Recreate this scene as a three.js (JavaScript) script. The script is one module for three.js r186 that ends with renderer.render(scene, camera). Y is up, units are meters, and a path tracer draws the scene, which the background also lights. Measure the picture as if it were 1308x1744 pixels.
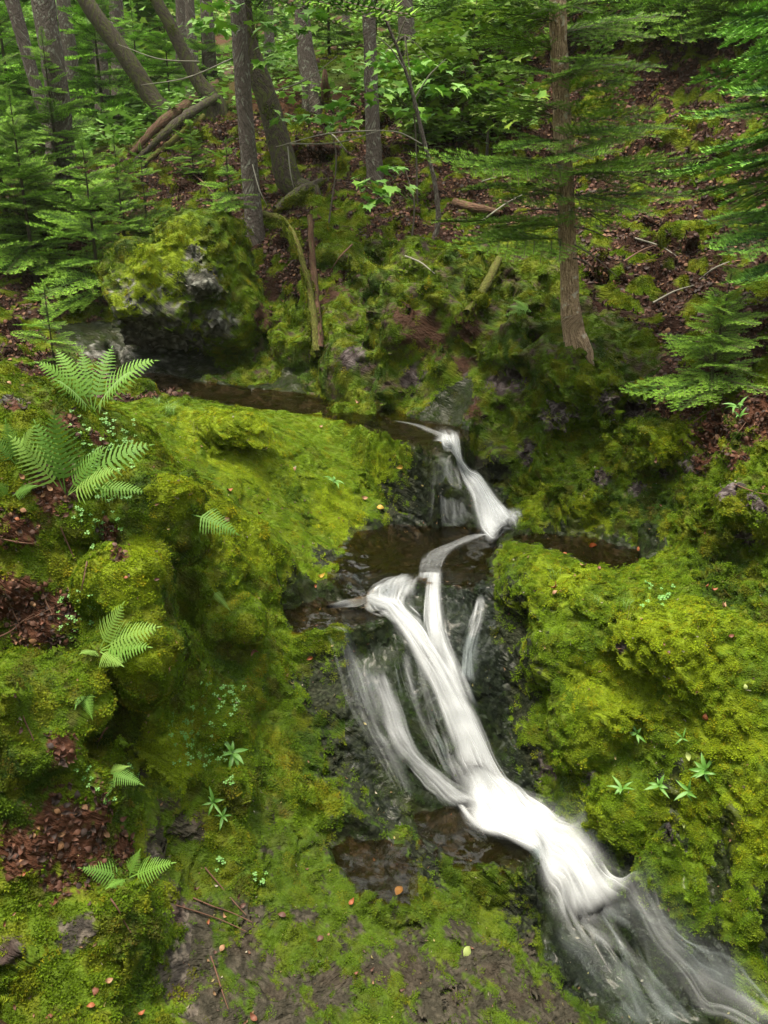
import * as THREE from 'three';
import { createNoise3D } from 'simplex-noise';
import { mergeGeometries } from 'three/addons/utils/BufferGeometryUtils.js';

// ---------------------------------------------------------------- camera, sky, sun, exposure
const scene = new THREE.Scene();
const PITCH = 22 * Math.PI / 180, FOC = 1500, CAMY = 3.4;
const camera = new THREE.PerspectiveCamera(2 * Math.atan(872 / FOC) * 180 / Math.PI, 0.75, 0.05, 400);
camera.position.set(0, CAMY, 0);
camera.rotation.x = -PITCH;
scene.add(camera);
const renderer = new THREE.WebGLRenderer();
renderer.toneMapping = THREE.LinearToneMapping;
renderer.toneMappingExposure = 6.2;
renderer.shadowMap.enabled = true;
{ // even overcast: three times brighter overhead than at the horizon, the same all round
  const w = 64, h = 32, d = new Float32Array(w * h * 4);
  for (let j = 0; j < h; j++) for (let i = 0; i < w; i++) {
    const el = ((j + 0.5) / h - 0.5) * Math.PI, s = Math.max(0, Math.sin(el)), k = el > 0 ? 0.55 * (1 + 2 * s) / 3 : 0.04, o = (j * w + i) * 4;
    d[o] = k; d[o + 1] = k; d[o + 2] = k * 0.95; d[o + 3] = 1;
  }
  const t = new THREE.DataTexture(d, w, h, THREE.RGBAFormat, THREE.FloatType);
  t.mapping = THREE.EquirectangularReflectionMapping; t.magFilter = THREE.LinearFilter; t.needsUpdate = true;
  scene.background = t; scene.environment = t;
}
const sun = new THREE.DirectionalLight(0xfff1dc, 1.5);
sun.position.set(-3.2, 16, -2.6); sun.target.position.set(0, 1, -4.5);
sun.castShadow = true; sun.shadow.radius = 34;
Object.assign(sun.shadow.camera, { left: -14, right: 14, top: 14, bottom: -14, near: 0.5, far: 60 });
sun.shadow.mapSize.set(2048, 2048);
scene.add(sun, sun.target);

// ---------------------------------------------------------------- helpers
const rng = s => () => { s |= 0; s = s + 0x6D2B79F5 | 0; let t = Math.imul(s ^ s >>> 15, 1 | s); t = t + Math.imul(t ^ t >>> 7, 61 | t) ^ t; return ((t ^ t >>> 14) >>> 0) / 4294967296; };
const n3 = createNoise3D(rng(11)), n3b = createNoise3D(rng(77));
const fbm = (x, y, z, o = 4) => { let a = 0.5, s = 0; for (let i = 0; i < o; i++) { s += a * n3(x, y, z); x = x * 2.03 + 7.1; y = y * 2.03 + 3.3; z = z * 2.03 + 1.7; a *= 0.5; } return s; };
const clamp = (x, a = 0, b = 1) => Math.min(b, Math.max(a, x)), lerp = (a, b, t) => a + (b - a) * t;
const sst = (a, b, x) => { const t = clamp((x - a) / (b - a)); return t * t * (3 - 2 * t); };
const V = (x, y, z) => new THREE.Vector3(x, y, z);
const hash = (i, j, k) => { let h = Math.imul(i, 374761393) + Math.imul(j, 668265263) + Math.imul(k, 1274126177) | 0; h = Math.imul(h ^ h >>> 13, 1103515245); return ((h ^ h >>> 16) >>> 0) / 4294967296; };
function cells(x, y, z) { // distance to the nearest of one jittered point per unit cell
  const i = Math.floor(x), j = Math.floor(y), k = Math.floor(z); let m = 9;
  for (let a = -1; a < 2; a++) for (let b = -1; b < 2; b++) for (let c = -1; c < 2; c++) {
    const p = i + a, q = j + b, r = k + c, dx = p + hash(p, q, r) - x, dy = q + hash(q, r, p + 91) - y, dz = r + hash(r, p, q + 57) - z;
    const d = dx * dx + dy * dy + dz * dz; if (d < m) m = d;
  }
  return Math.sqrt(m);
}
const CP = Math.cos(PITCH), SP = Math.sin(PITCH);
const rayOf = (u, v) => { const a = (u - 654) / FOC, b = (872 - v) / FOC; return [a, b * CP - SP, -(CP + b * SP)]; };
const PD = (u, v, D) => { const r = rayOf(u, v), t = D / -r[2]; return V(r[0] * t, CAMY + r[1] * t, -D); };           // point of the photo at forward distance D
const PY = (u, v, y) => { const r = rayOf(u, v), t = (y - CAMY) / r[1]; return V(r[0] * t, y, r[2] * t); };               // ... at height y
const taken = {};
const numbered = n => { const k = taken[n] = (taken[n] ?? -1) + 1; return k ? `${n}_${String(k).padStart(3, '0')}` : n; };
function tag(o, label, category, group) { o.userData.label = label; o.userData.category = category; if (group) o.userData.group = group; return o; }
function thing(name, label, category, pos, group) { const g = new THREE.Group(); g.name = numbered(name); if (pos) g.position.copy(pos); scene.add(g); return tag(g, label, category, group); }
function part(name, geo, mat, parent) { const m = new THREE.Mesh(geo, mat); m.name = name; m.castShadow = m.receiveShadow = true; parent.add(m); return m; }
function struct(name, geo, mat) { const m = part(numbered(name), geo, mat, scene); m.userData.kind = 'structure'; return m; }
function inst(name, geo, mat, mats, cols, parent = scene) {
  const m = new THREE.InstancedMesh(geo, mat, mats.length); m.name = parent === scene ? numbered(name) : name;
  mats.forEach((x, i) => m.setMatrixAt(i, x));
  if (cols) { const c = new THREE.Color(); cols.forEach((x, i) => m.setColorAt(i, c.setRGB(x[0], x[1], x[2]))); }
  m.castShadow = m.receiveShadow = true; m.userData.kind = 'stuff'; parent.add(m); return m;
}
const std = (o) => new THREE.MeshPhysicalMaterial({ roughness: 0.9, metalness: 0, side: THREE.DoubleSide, ...o });
const rgb = (r, g, b) => new THREE.Color().setRGB(r, g, b);
class TB { // triangle collector with vertex colours
  constructor() { this.p = []; this.c = []; this.i = []; this.uv = []; }
  v(x, y, z, c, u = 0, w = 0) { this.p.push(x, y, z); if (c) this.c.push(...c); this.uv.push(u, w); return this.p.length / 3 - 1; }
  t(a, b, c) { this.i.push(a, b, c); }
  geo(smooth = true) {
    const g = new THREE.BufferGeometry();
    g.setAttribute('position', new THREE.Float32BufferAttribute(this.p, 3));
    if (this.c.length) g.setAttribute('color', new THREE.Float32BufferAttribute(this.c, this.c.length / (this.p.length / 3)));
    g.setAttribute('uv', new THREE.Float32BufferAttribute(this.uv, 2));
    g.setIndex(this.i); if (smooth) g.computeVertexNormals(); return g;
  }
}

// ---------------------------------------------------------------- the lie of the land: points read off the photo, each at the distance (or height) it stands
// region codes: O left outcrop, L low slab, U hummock, M middle slab, C right boulder, E right bank, W centre wall, B stream bed, H hillside
const DPT = `
O 0 620 3.9|O 60 640 3.9|O 150 690 3.85|O 0 750 3.3|O 100 800 3.25|O 200 780 3.6|O 260 800 3.7|O 320 890 3.62|O 225 722 4.05|O 290 790 4.0|O 400 870 4.15|O 470 940 4.2|O 450 1010 4.02
O 350 960 3.75|O 300 1000 3.36|O 150 950 3.05|O 250 1000 3.15|O 265 1110 3.02|O 200 1170 2.86|O 200 1260 3.12|O 0 1000 2.7|O 0 1150 2.5|O 0 1250 2.45|O 90 1150 2.62|O 0 1370 2.78|O 100 1330 2.98
O 330 1050 3.62|O 312 1150 3.55|O 310 1230 3.42|O 400 1100 3.6|O 450 1100 3.76|O 400 1200 3.42|O 300 1330 3.1|O 380 1390 3.0|O 450 1250 3.42|O 480 1350 3.25|O 530 1150 3.77|O 515 1080 3.97|O 560 1250 3.62|O 600 1350 3.42|O 640 1395 3.3|O 200 1330 3.02|O 360 1290 3.2
U 100 1480 2.45|U 200 1500 2.52|U 50 1600 2.2|U 200 1600 2.3|U 262 1560 2.5|U 50 1700 2.1|U 0 1744 2.0|U 250 1690 2.26|U 0 1500 2.36|U 130 1650 2.2
L 130 1425 2.74|L 20 1425 2.62|L 250 1425 2.9|L 300 1470 2.86|L 330 1500 2.8|L 350 1600 2.55|L 350 1744 2.22|L 500 1450 3.06|L 500 1600 2.65|L 500 1744 2.33|L 700 1500 3.06|L 700 1600 2.78|L 700 1744 2.45|L 850 1560 2.98|L 900 1650 2.75|L 950 1744 2.56|L 800 1490 3.15|L 430 1420 3.05
M 320 680 5.3|M 280 720 5.0|M 450 730 5.3|M 420 700 5.7|M 480 780 5.1|M 560 720 5.8|M 680 760 5.62|M 600 800 5.4|M 650 850 5.32|M 560 900 4.98|M 450 870 4.72|M 390 815 4.74|M 350 840 4.45|M 520 960 4.52|M 262 745 4.75|M 330 800 4.72|M 410 862 4.58|M 475 915 4.45|M 565 940 4.68|M 560 850 5.12|M 520 820 5.1|M 625 880 5.08|M 245 720 4.8
C 845 960 4.5|C 870 930 4.55|C 950 950 4.4|C 1050 990 4.0|C 1130 980 4.05|C 1000 1060 3.75|C 1150 1100 3.4|C 1250 1130 3.25|C 1300 1250 2.95|C 870 1050 4.1|C 900 1130 3.85|C 1000 1200 3.5|C 1000 1330 3.4|C 1150 1300 3.1|C 1200 1450 2.95|C 1050 1440 3.3|C 1300 1500 2.75|C 1290 1620 2.78|C 1160 1550 3.05|C 910 1270 3.68|C 945 1370 3.55
E 900 870 4.95|E 1000 830 5.0|E 1100 760 5.0|E 1000 760 5.3|E 900 780 5.4|E 1150 850 4.5|E 1150 925 4.5|E 1250 950 4.0|E 1300 850 4.0|E 1300 780 4.2|E 1250 730 4.5|E 1300 1000 3.72|E 1300 700 4.5|E 1230 1010 3.95|E 850 830 5.15|E 1200 720 4.8|E 1070 890 4.75
W 720 650 6.0|W 700 560 6.15|W 650 640 6.3|W 560 600 6.8|W 600 520 7|W 800 560 6.0|W 840 640 5.85|W 740 470 6.8|W 850 450 7|W 450 620 7.1|W 430 560 7.5|W 900 700 5.6|W 850 720 5.6|W 1000 640 5.5|W 970 592 5.6|W 1080 690 5.3|W 660 700 6.05|W 930 640 5.6
H 530 440 7.7|H 620 380 8.3|H 760 380 8|H 450 400 8|H 1150 660 5.2|H 1200 560 5.7|H 1300 560 5.3|H 1100 500 6.5|H 1250 400 7|H 1100 350 7.8|H 1250 200 8.5|H 1000 250 9|H 1200 50 9.5|H 900 50 11
H 800 300 9|H 600 300 9.2|H 480 330 9|H 300 350 9|H 250 430 8.6|H 350 250 10.5|H 700 200 11|H 550 170 12|H 400 130 12.5|H 700 60 13|H 250 240 12|H 180 470 8.6|H 0 470 8.4|H 100 250 16|H 0 150 25|H 200 150 22|H 1250 650 4.9`;
const YPT = `
B 700 1050 1.13|B 760 1150 .93|B 820 1250 .68|B 650 1150 .95|B 620 1250 .75|B 700 1300 .6|B 850 1150 .9|B 800 1050 1.13|B 870 1250 .6|B 900 1350 .42|B 850 1350 .40|B 600 1030 1.14|B 700 985 1.19|B 820 985 1.19|B 650 1350 .5
B 1000 1600 .06|B 1100 1700 -.01|B 1200 1744 -.05|B 1280 1700 -.03|B 930 1480 .28|B 800 1420 .37|B 730 1395 .37|B 1100 1550 .08|B 1200 1630 .03|B 1300 1700 -.02
B 530 1050 1.10|B 700 920 1.19|B 780 930 1.19|B 620 930 1.19|B 1000 940 1.25|B 1080 960 1.25|B 840 890 1.24|B 800 830 1.45|B 760 770 1.65|B 720 745 1.68|B 700 850 1.29
B 600 690 1.69|B 450 675 1.69|B 300 640 1.70|B 690 705 1.69|B 760 725 1.70|H 200 650 1.80`;
const XYZ = [[-1.9, 3.4, -1.4], [0.2, 1.9, -0.6], [2.2, 1.6, -1.0], [0, 1.7, 2], [-4, 3.6, 1], [4, 2.6, 1], [3.2, 2.0, -3.2], [-2.4, 2.7, -3.2], [-2.6, 2.5, -4.3], [-3.0, 2.1, -6.2], [-2.0, 1.9, -5.6], [-2.1, 2.1, -4.9],
  [4.5, 3.6, -5], [6, 5.2, -8], [9, 8, -10], [6, 6.6, -13], [14, 12, -18], [3, 6.2, -17], [-1, 5.2, -18], [-5, 3.0, -8], [-8, 3.6, -8], [-14, 5, -12], [-8, 4.6, -20], [-14, 7, -32], [0, 8.5, -32], [-30, 9, -45], [10, 16, -40], [40, 26, -40], [-50, 14, -50],
  [0, 18, -75], [-40, 18, -85], [40, 30, -80], [20, 9, 0], [-20, 8, 0], [0, 3, 12], [30, 12, 20], [-30, 12, 20], [0, 5, 40], [-3.6, 3.2, -2.4], [50, 20, 0], [-50, 16, 0]];
const ctl = [];
for (const s of DPT.trim().split(/[|\n]/)) { const [r, u, v, d] = s.split(' '); const p = PD(+u, +v, +d); ctl.push([p.x, p.z, p.y, r]); }
for (const s of YPT.trim().split(/[|\n]/)) { const [r, u, v, y] = s.split(' '); const p = PY(+u, +v, +y); ctl.push([p.x, p.z, p.y, r]); }
for (const [x, y, z] of XYZ) ctl.push([x, z, y, z > -2 || Math.abs(x) < 3.3 && z > -5 ? 'O' : 'H']);
const rbf = (() => { // height through all those points: sum of distances plus a plane
  const N = ctl.length, M = N + 3, A = [];
  for (let i = 0; i < M; i++) {
    const row = new Float64Array(M + 1);
    if (i < N) { for (let j = 0; j < N; j++) row[j] = Math.hypot(ctl[i][0] - ctl[j][0], ctl[i][1] - ctl[j][1]); row[i] -= 0.012; row[N] = 1; row[N + 1] = ctl[i][0]; row[N + 2] = ctl[i][1]; row[M] = ctl[i][2]; }
    else for (let j = 0; j < N; j++) row[j] = i === N ? 1 : ctl[j][i - N - 1];
    A.push(row);
  }
  for (let c = 0; c < M; c++) {
    let b = c; for (let r = c + 1; r < M; r++) if (Math.abs(A[r][c]) > Math.abs(A[b][c])) b = r;
    [A[c], A[b]] = [A[b], A[c]];
    for (let r = 0; r < M; r++) if (r !== c && A[r][c]) { const f = A[r][c] / A[c][c]; for (let k = c; k <= M; k++) A[r][k] -= f * A[c][k]; }
  }
  const w = A.map((r, i) => r[M] / r[i]);
  return (x, z) => { let s = w[N] + w[N + 1] * x + w[N + 2] * z; for (let i = 0; i < N; i++) s += w[i] * Math.hypot(x - ctl[i][0], z - ctl[i][1]); return s; };
})();
// pools: outline in the photo at the height of their water
const POOLS = [
  { y: 1.235, px: [[600, 905], [680, 893], [760, 890], [862, 893], [872, 925], [835, 960], [825, 995], [740, 985], [690, 985], [610, 1010], [575, 985], [590, 945]], n: 'pool_water', deep: 0.07 },
  { y: 1.15, px: [[478, 1038], [540, 1020], [610, 1028], [640, 1046], [600, 1062], [520, 1072], [490, 1066]], n: 'pool_water', deep: 0.05 },
  { y: 1.30, px: [[872, 912], [940, 908], [1010, 915], [1080, 935], [1125, 965], [1060, 975], [1000, 965], [950, 938], [880, 930]], n: 'pool_water', deep: 0.05 },
  { y: 1.745, px: [[190, 622], [330, 650], [470, 668], [600, 683], [700, 712], [790, 735], [745, 757], [660, 742], [560, 706], [420, 690], [300, 664], [190, 655]], n: 'pool_water', deep: 0.08 },
  { y: 0.425, px: [[555, 1440], [600, 1425], [660, 1430], [692, 1480], [688, 1520], [640, 1520], [590, 1490]], n: 'pool_water', deep: 0.05 },
  { y: 0.40, px: [[700, 1385], [760, 1370], [900, 1370], [930, 1440], [900, 1475], [790, 1465], [715, 1425]], n: 'pool_water', deep: 0.06 },
];
const polyDist = (P, x, z) => { // signed: negative inside
  let d = 1e9, ins = false;
  for (let i = 0, j = P.length - 1; i < P.length; j = i++) {
    const ax = P[j][0], az = P[j][1], bx = P[i][0], bz = P[i][1], ex = bx - ax, ez = bz - az, t = clamp(((x - ax) * ex + (z - az) * ez) / (ex * ex + ez * ez));
    d = Math.min(d, Math.hypot(x - ax - t * ex, z - az - t * ez));
    if ((az > z) !== (bz > z) && x < (bx - ax) * (z - az) / (bz - az) + ax) ins = !ins;
  }
  return ins ? -d : d;
};
for (const p of POOLS) { p.xz = p.px.map(([u, v]) => { const q = PY(u, v, p.y); return [q.x, q.z]; }); p.x0 = Math.min(...p.xz.map(a => a[0])) - .4; p.x1 = Math.max(...p.xz.map(a => a[0])) + .4; p.z0 = Math.min(...p.xz.map(a => a[1])) - .4; p.z1 = Math.max(...p.xz.map(a => a[1])) + .4; }
const SPILL = [[PY(925, 1455, .40), .2], [PY(950, 1480, .36), .2], [PY(770, 757, 1.745), .14]];
const CHUTE = [[758, 748, 1.735], [768, 775, 1.66], [780, 800, 1.57], [802, 832, 1.44], [824, 862, 1.34], [842, 893, 1.235]].map(([u, v, y]) => PY(u, v, y));
// height grid
const G = { x0: -6.6, z0: -13, s: 0.03, nx: 441, nz: 421 };
const REG = 'OLUMCEWBH';
const GH = (() => {
  let a = new Float32Array(G.nx * G.nz);
  for (let k = 0; k < G.nz; k++) for (let i = 0; i < G.nx; i++) a[k * G.nx + i] = rbf(G.x0 + i * G.s, G.z0 + k * G.s);
  for (let pass = 0; pass < 2; pass++) { // soften
    const b = a.slice();
    for (let k = 1; k < G.nz - 1; k++) for (let i = 1; i < G.nx - 1; i++) { const o = k * G.nx + i; b[o] = (a[o] * 2 + a[o - 1] + a[o + 1] + a[o - G.nx] + a[o + G.nx]) / 6; }
    a = b;
  }
  for (let k = 0; k < G.nz; k++) for (let i = 0; i < G.nx; i++) {
    const x = G.x0 + i * G.s, z = G.z0 + k * G.s, o = k * G.nx + i;
    for (const p of POOLS) if (x > p.x0 && x < p.x1 && z > p.z0 && z < p.z1) {
      const d = polyDist(p.xz, x, z) + 0.025 * n3(x * 6, 2, z * 6);
      if (d < 0) a[o] = Math.min(Math.max(a[o], p.y - p.deep), p.y - 0.008 - p.deep * sst(0, 0.12, -d));
      else if (d < 0.09) { let up = p.y - 0.006 + 0.1 * d; for (const [q, w] of SPILL) { const e = Math.hypot(x - q.x, z - q.z) / w; if (e < 1) { up -= .12 * (1 - e * e); a[o] -= .08 * (1 - e * e); } } a[o] = Math.max(a[o], up); }
    }
  }
  for (let k = 0; k < G.nz; k++) for (let i = 0; i < G.nx; i++) { // the groove the upper falls run in
    const x = G.x0 + i * G.s, z = G.z0 + k * G.s, o = k * G.nx + i; if (Math.abs(x - .5) > .7 || Math.abs(z + 5.3) > .7) continue;
    let m = 9, y = 0; for (let q = 0; q < CHUTE.length - 1; q++) { const A = CHUTE[q], B = CHUTE[q + 1], ex = B.x - A.x, ez = B.z - A.z, t = clamp(((x - A.x) * ex + (z - A.z) * ez) / (ex * ex + ez * ez + 1e-9)), d = Math.hypot(x - A.x - t * ex, z - A.z - t * ez); if (d < m) { m = d; y = lerp(A.y, B.y, t); } }
    if (m < .3) { a[o] = Math.min(a[o], y - .02 + 1.1 * Math.max(0, m - .13)); if (m < .13) a[o] = Math.max(a[o], y - .06); }
  }
  return a;
})();
const GR = new Uint8Array(G.nx * G.nz), GK = new Float32Array(G.nx * G.nz);
for (let k = 0; k < G.nz; k++) for (let i = 0; i < G.nx; i++) {
  const x = G.x0 + i * G.s, z = G.z0 + k * G.s, wx = x + 0.09 * fbm(x * 2.2, 0, z * 2.2, 3), wz = z + 0.09 * fbm(x * 2.2, 9, z * 2.2, 3), o = k * G.nx + i;
  let m = 1e9, r = 'H';
  for (const c of ctl) { const d = (c[0] - wx) ** 2 + (c[1] - wz) ** 2; if (d < m) { m = d; r = c[3]; } }
  for (const p of POOLS) if (x > p.x0 && x < p.x1 && z > p.z0 && z < p.z1 && polyDist(p.xz, x, z) < 0.02) r = 'B';
  GR[o] = REG.indexOf(r);
  if (i && k && i < G.nx - 1 && k < G.nz - 1) GK[o] = 1 / Math.sqrt(1 + ((GH[o + 1] - GH[o - 1]) ** 2 + (GH[o + G.nx] - GH[o - G.nx]) ** 2) / (4 * G.s * G.s)); else GK[o] = 0.8;
}
const bil = (A, x, z) => {
  const fx = clamp((x - G.x0) / G.s, 0, G.nx - 1.001), fz = clamp((z - G.z0) / G.s, 0, G.nz - 1.001), i = fx | 0, k = fz | 0, a = fx - i, b = fz - k, o = k * G.nx + i;
  return (A[o] * (1 - a) + A[o + 1] * a) * (1 - b) + (A[o + G.nx] * (1 - a) + A[o + G.nx + 1] * a) * b;
};
const inG = (x, z) => x > G.x0 && x < G.x0 + G.s * (G.nx - 1) && z > G.z0 && z < G.z0 + G.s * (G.nz - 1);
const regAt = (x, z) => inG(x, z) ? REG[GR[Math.round((z - G.z0) / G.s) * G.nx + Math.round((x - G.x0) / G.s)]] : 'H';
const hAt = (x, z) => inG(x, z) ? bil(GH, x, z) : rbf(x, z);
// how rough each region is: [lumps of moss, small knobs, layered rock]
const ROUGH = { O: [.05, .012, .012], L: [.014, .007, .03], U: [.06, .016, .012], M: [.016, .004, .02], C: [.026, .02, .016], E: [.065, .034, .036], W: [.1, .022, .05], B: [.012, .006, .018], H: [.085, .014, .012] };
const GA = [0, 1, 2].map(c => {
  let a = new Float32Array(G.nx * G.nz); for (let o = 0; o < a.length; o++) a[o] = ROUGH[REG[GR[o]]][c];
  for (let pass = 0; pass < 3; pass++) { const b = a.slice(); for (let k = 1; k < G.nz - 1; k++) for (let i = 1; i < G.nx - 1; i++) { const o = k * G.nx + i; b[o] = (a[o] + a[o - 1] + a[o + 1] + a[o - G.nx] + a[o + G.nx]) / 5; } a = b; }
  return a;
});
// boulders standing out of the land: centre in the photo and distance, radii, region letter of its own, turn
const ROCKS = [
  ['D', 275, 505, 7.2, .46, .44, .5, .3], ['D', 345, 470, 7.35, .42, .5, .5, -.3], ['D', 390, 540, 7.3, .3, .34, .4, .2],
  ['W', 720, 590, 6.35, .42, .42, .35, .2], ['W', 620, 640, 6.5, .35, .3, .3, 0], ['W', 820, 600, 6.25, .35, .35, .3, .4], ['W', 700, 480, 7.1, .3, .2, .3, .1], ['W', 540, 600, 7.1, .32, .3, .3, .1],
  ['W', 985, 632, 5.52, .3, .16, .26, .2], ['W', 600, 545, 6.95, .22, .16, .2, .3], ['W', 480, 560, 7.35, .25, .18, .2, .2], ['W', 660, 600, 6.4, .16, .2, .16, .4], ['W', 870, 590, 6.05, .22, .18, .2, .2], ['W', 765, 650, 6.05, .2, .2, .16, .3], ['W', 900, 480, 6.7, .24, .16, .2, .5], ['W', 690, 450, 7.3, .3, .16, .22, .1], ['W', 800, 470, 7.0, .26, .15, .2, .3], ['W', 590, 450, 7.7, .24, .14, .2, .2], ['W', 650, 680, 6.2, .22, .12, .16, .2], ['W', 500, 640, 7.0, .22, .1, .16, .2], ['H', 760, 260, 10.2, .5, .22, .3, .3], ['H', 640, 210, 11, .5, .25, .3, .2], ['H', 520, 270, 10, .4, .2, .3, .2], ['H', 380, 240, 11, .5, .2, .3, .4], ['H', 1150, 270, 8.4, .45, .2, .3, .5], ['H', 1190, 410, 7.1, .35, .15, .25, .4], ['H', 1060, 460, 6.8, .3, .1, .2, .3], ['E', 1010, 690, 5.45, .2, .13, .2, .5], ['E', 1130, 745, 4.95, .2, .1, .17, -.4], ['E', 1290, 870, 4.05, .16, .17, .2, .3], ['E', 1300, 1010, 3.78, .15, .11, .18, .3], ['E', 1215, 900, 4.35, .17, .14, .18, .2], ['E', 1010, 850, 4.95, .17, .09, .14, .3], ['E', 960, 680, 5.5, .24, .14, .2, .6],
  ['O', 245, 880, 3.45, .24, .22, .2, .2], ['O', 225, 1120, 3.04, .2, .17, .16, .3], ['O', 50, 1190, 2.78, .24, .14, .2, 0], ['O', 370, 1340, 3.15, .16, .12, .14, .2], ['O', 220, 1010, 3.2, .18, .2, .2, .1], ['O', 390, 1080, 3.7, .15, .17, .16, .1],
  ['U', 140, 1560, 2.42, .2, .13, .16, .1], ['M', 350, 722, 5.2, .42, .11, .18, .6], ['S', 236, 672, 6.2, .13, .11, .12, .1], ['T', 605, 705, 6.0, .17, .07, .1, .3], ['C', 1010, 1030, 3.95, .3, .13, .22, .5], ['C', 905, 1000, 4.2, .17, .15, .2, .3], ['C', 965, 1110, 3.82, .2, .2, .2, .3], ['C', 1010, 1240, 3.56, .22, .24, .2, .3], ['C', 1060, 1370, 3.36, .2, .2, .18, .3], ['C', 1150, 1090, 3.55, .26, .15, .25, .4],
].map(([r, u, v, D, a, b, c, t]) => { const p = PD(u, v, D); return { r, x: p.x, y: p.y, z: p.z, a, b, c, ct: Math.cos(t), st: Math.sin(t), R: Math.max(a, b, c) }; });
const ROUGHX = { D: [.022, .02, .05], S: [.02, .012, .01], T: [.02, .012, .01] };
let lastReg = 'B';
function field(x, y, z) {
  let d = (y - hAt(x, z)) * (inG(x, z) ? bil(GK, x, z) : 0.8), base = d, best = d; lastReg = null;
  let a0 = bil(GA[0], x, z), a1 = bil(GA[1], x, z), a2 = bil(GA[2], x, z);
  for (const e of ROCKS) {
    const dx = x - e.x, dy = y - e.y, dz = z - e.z, q = e.R + 0.35;
    if (dx > q || dx < -q || dy > q || dy < -q || dz > q || dz < -q) continue;
    const ux = (dx * e.ct + dz * e.st) / e.a, uz = (dz * e.ct - dx * e.st) / e.c, uy = dy / e.b;
    const l = Math.pow(Math.abs(ux) ** 2.6 + Math.abs(uy) ** 2.6 + Math.abs(uz) ** 2.6, 1 / 2.6); let de = (l - 1) * Math.min(e.a, e.b, e.c);
    if (e.r === 'D') de = Math.max(de, (.62 * ux + .25 * uy + .74 * uz - .8) * .42, (-.75 * ux - .25 * uy + .6 * uz - .82) * .42, (.1 * ux - .75 * uy + .66 * uz - .72) * .42, (-.2 * ux + .45 * uy + .87 * uz - .86) * .42, (.9 * ux - .4 * uy + .2 * uz - .84) * .42);
    if (de < best) { best = de; lastReg = e.r; const k = ROUGHX[e.r]; if (k) { a0 = k[0]; a1 = k[1]; a2 = k[2]; } }
    const h = Math.max(0.05 - Math.abs(d - de), 0) / 0.05; d = Math.min(d, de) - h * h * 0.0125;
  }
  if (d > 0.4 || d < -0.4) return d;
  const wx = x + 0.05 * n3(x * 4, y * 4, z * 4), wy = y + 0.05 * n3(x * 4 + 9, y * 4, z * 4), wz = z + 0.05 * n3(x * 4, y * 4 + 9, z * 4);
  d -= a0 * (0.9 * n3(x * 3.1, y * 3.1, z * 3.1) + 0.8 * (0.55 - cells(wx * 6, wy * 7, wz * 6)));
  d -= a1 * (1.6 * (0.5 - cells(wx * 19, wy * 21, wz * 19)) + 0.7 * n3b(x * 16, y * 16, z * 16) + 0.35 * n3b(x * 42, y * 42, z * 42));
  // layers of rock dip to the right and to the viewer
  const s = wy * 0.8 + wx * 0.5 + wz * 0.25, ly = s * 9 + 0.7 * n3(x * 1.7, y * 1.7, z * 1.7); 
  d -= a2 * ((ly - Math.floor(ly)) * 0.9 - 0.5 + 0.7 * n3b(s * 30, x * 3, z * 3));
  return d;
}
function hit(u, v, start = 1.6, end = 60) {
  const r = rayOf(u, v), n = Math.hypot(...r); let t = start;
  const f = t => field(r[0] / n * t, CAMY + r[1] / n * t, r[2] / n * t);
  let p = t;
  while (t < end) { const d = f(t); if (d < 0.002) break; p = t; t += Math.max(0.006, d * 0.55) * (t > 12 ? 2 : 1); }
  let a = p, b = t; for (let i = 0; i < 8; i++) { const m = (a + b) / 2; if (f(m) < 0) b = m; else a = m; }
  f(b); const q = V(r[0] / n * b, CAMY + r[1] / n * b, r[2] / n * b); return q;
}
const normalAt = (p, e = 0.03) => V(field(p.x + e, p.y, p.z) - field(p.x - e, p.y, p.z), field(p.x, p.y + e, p.z) - field(p.x, p.y - e, p.z), field(p.x, p.y, p.z + e) - field(p.x, p.y, p.z - e)).normalize();

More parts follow.
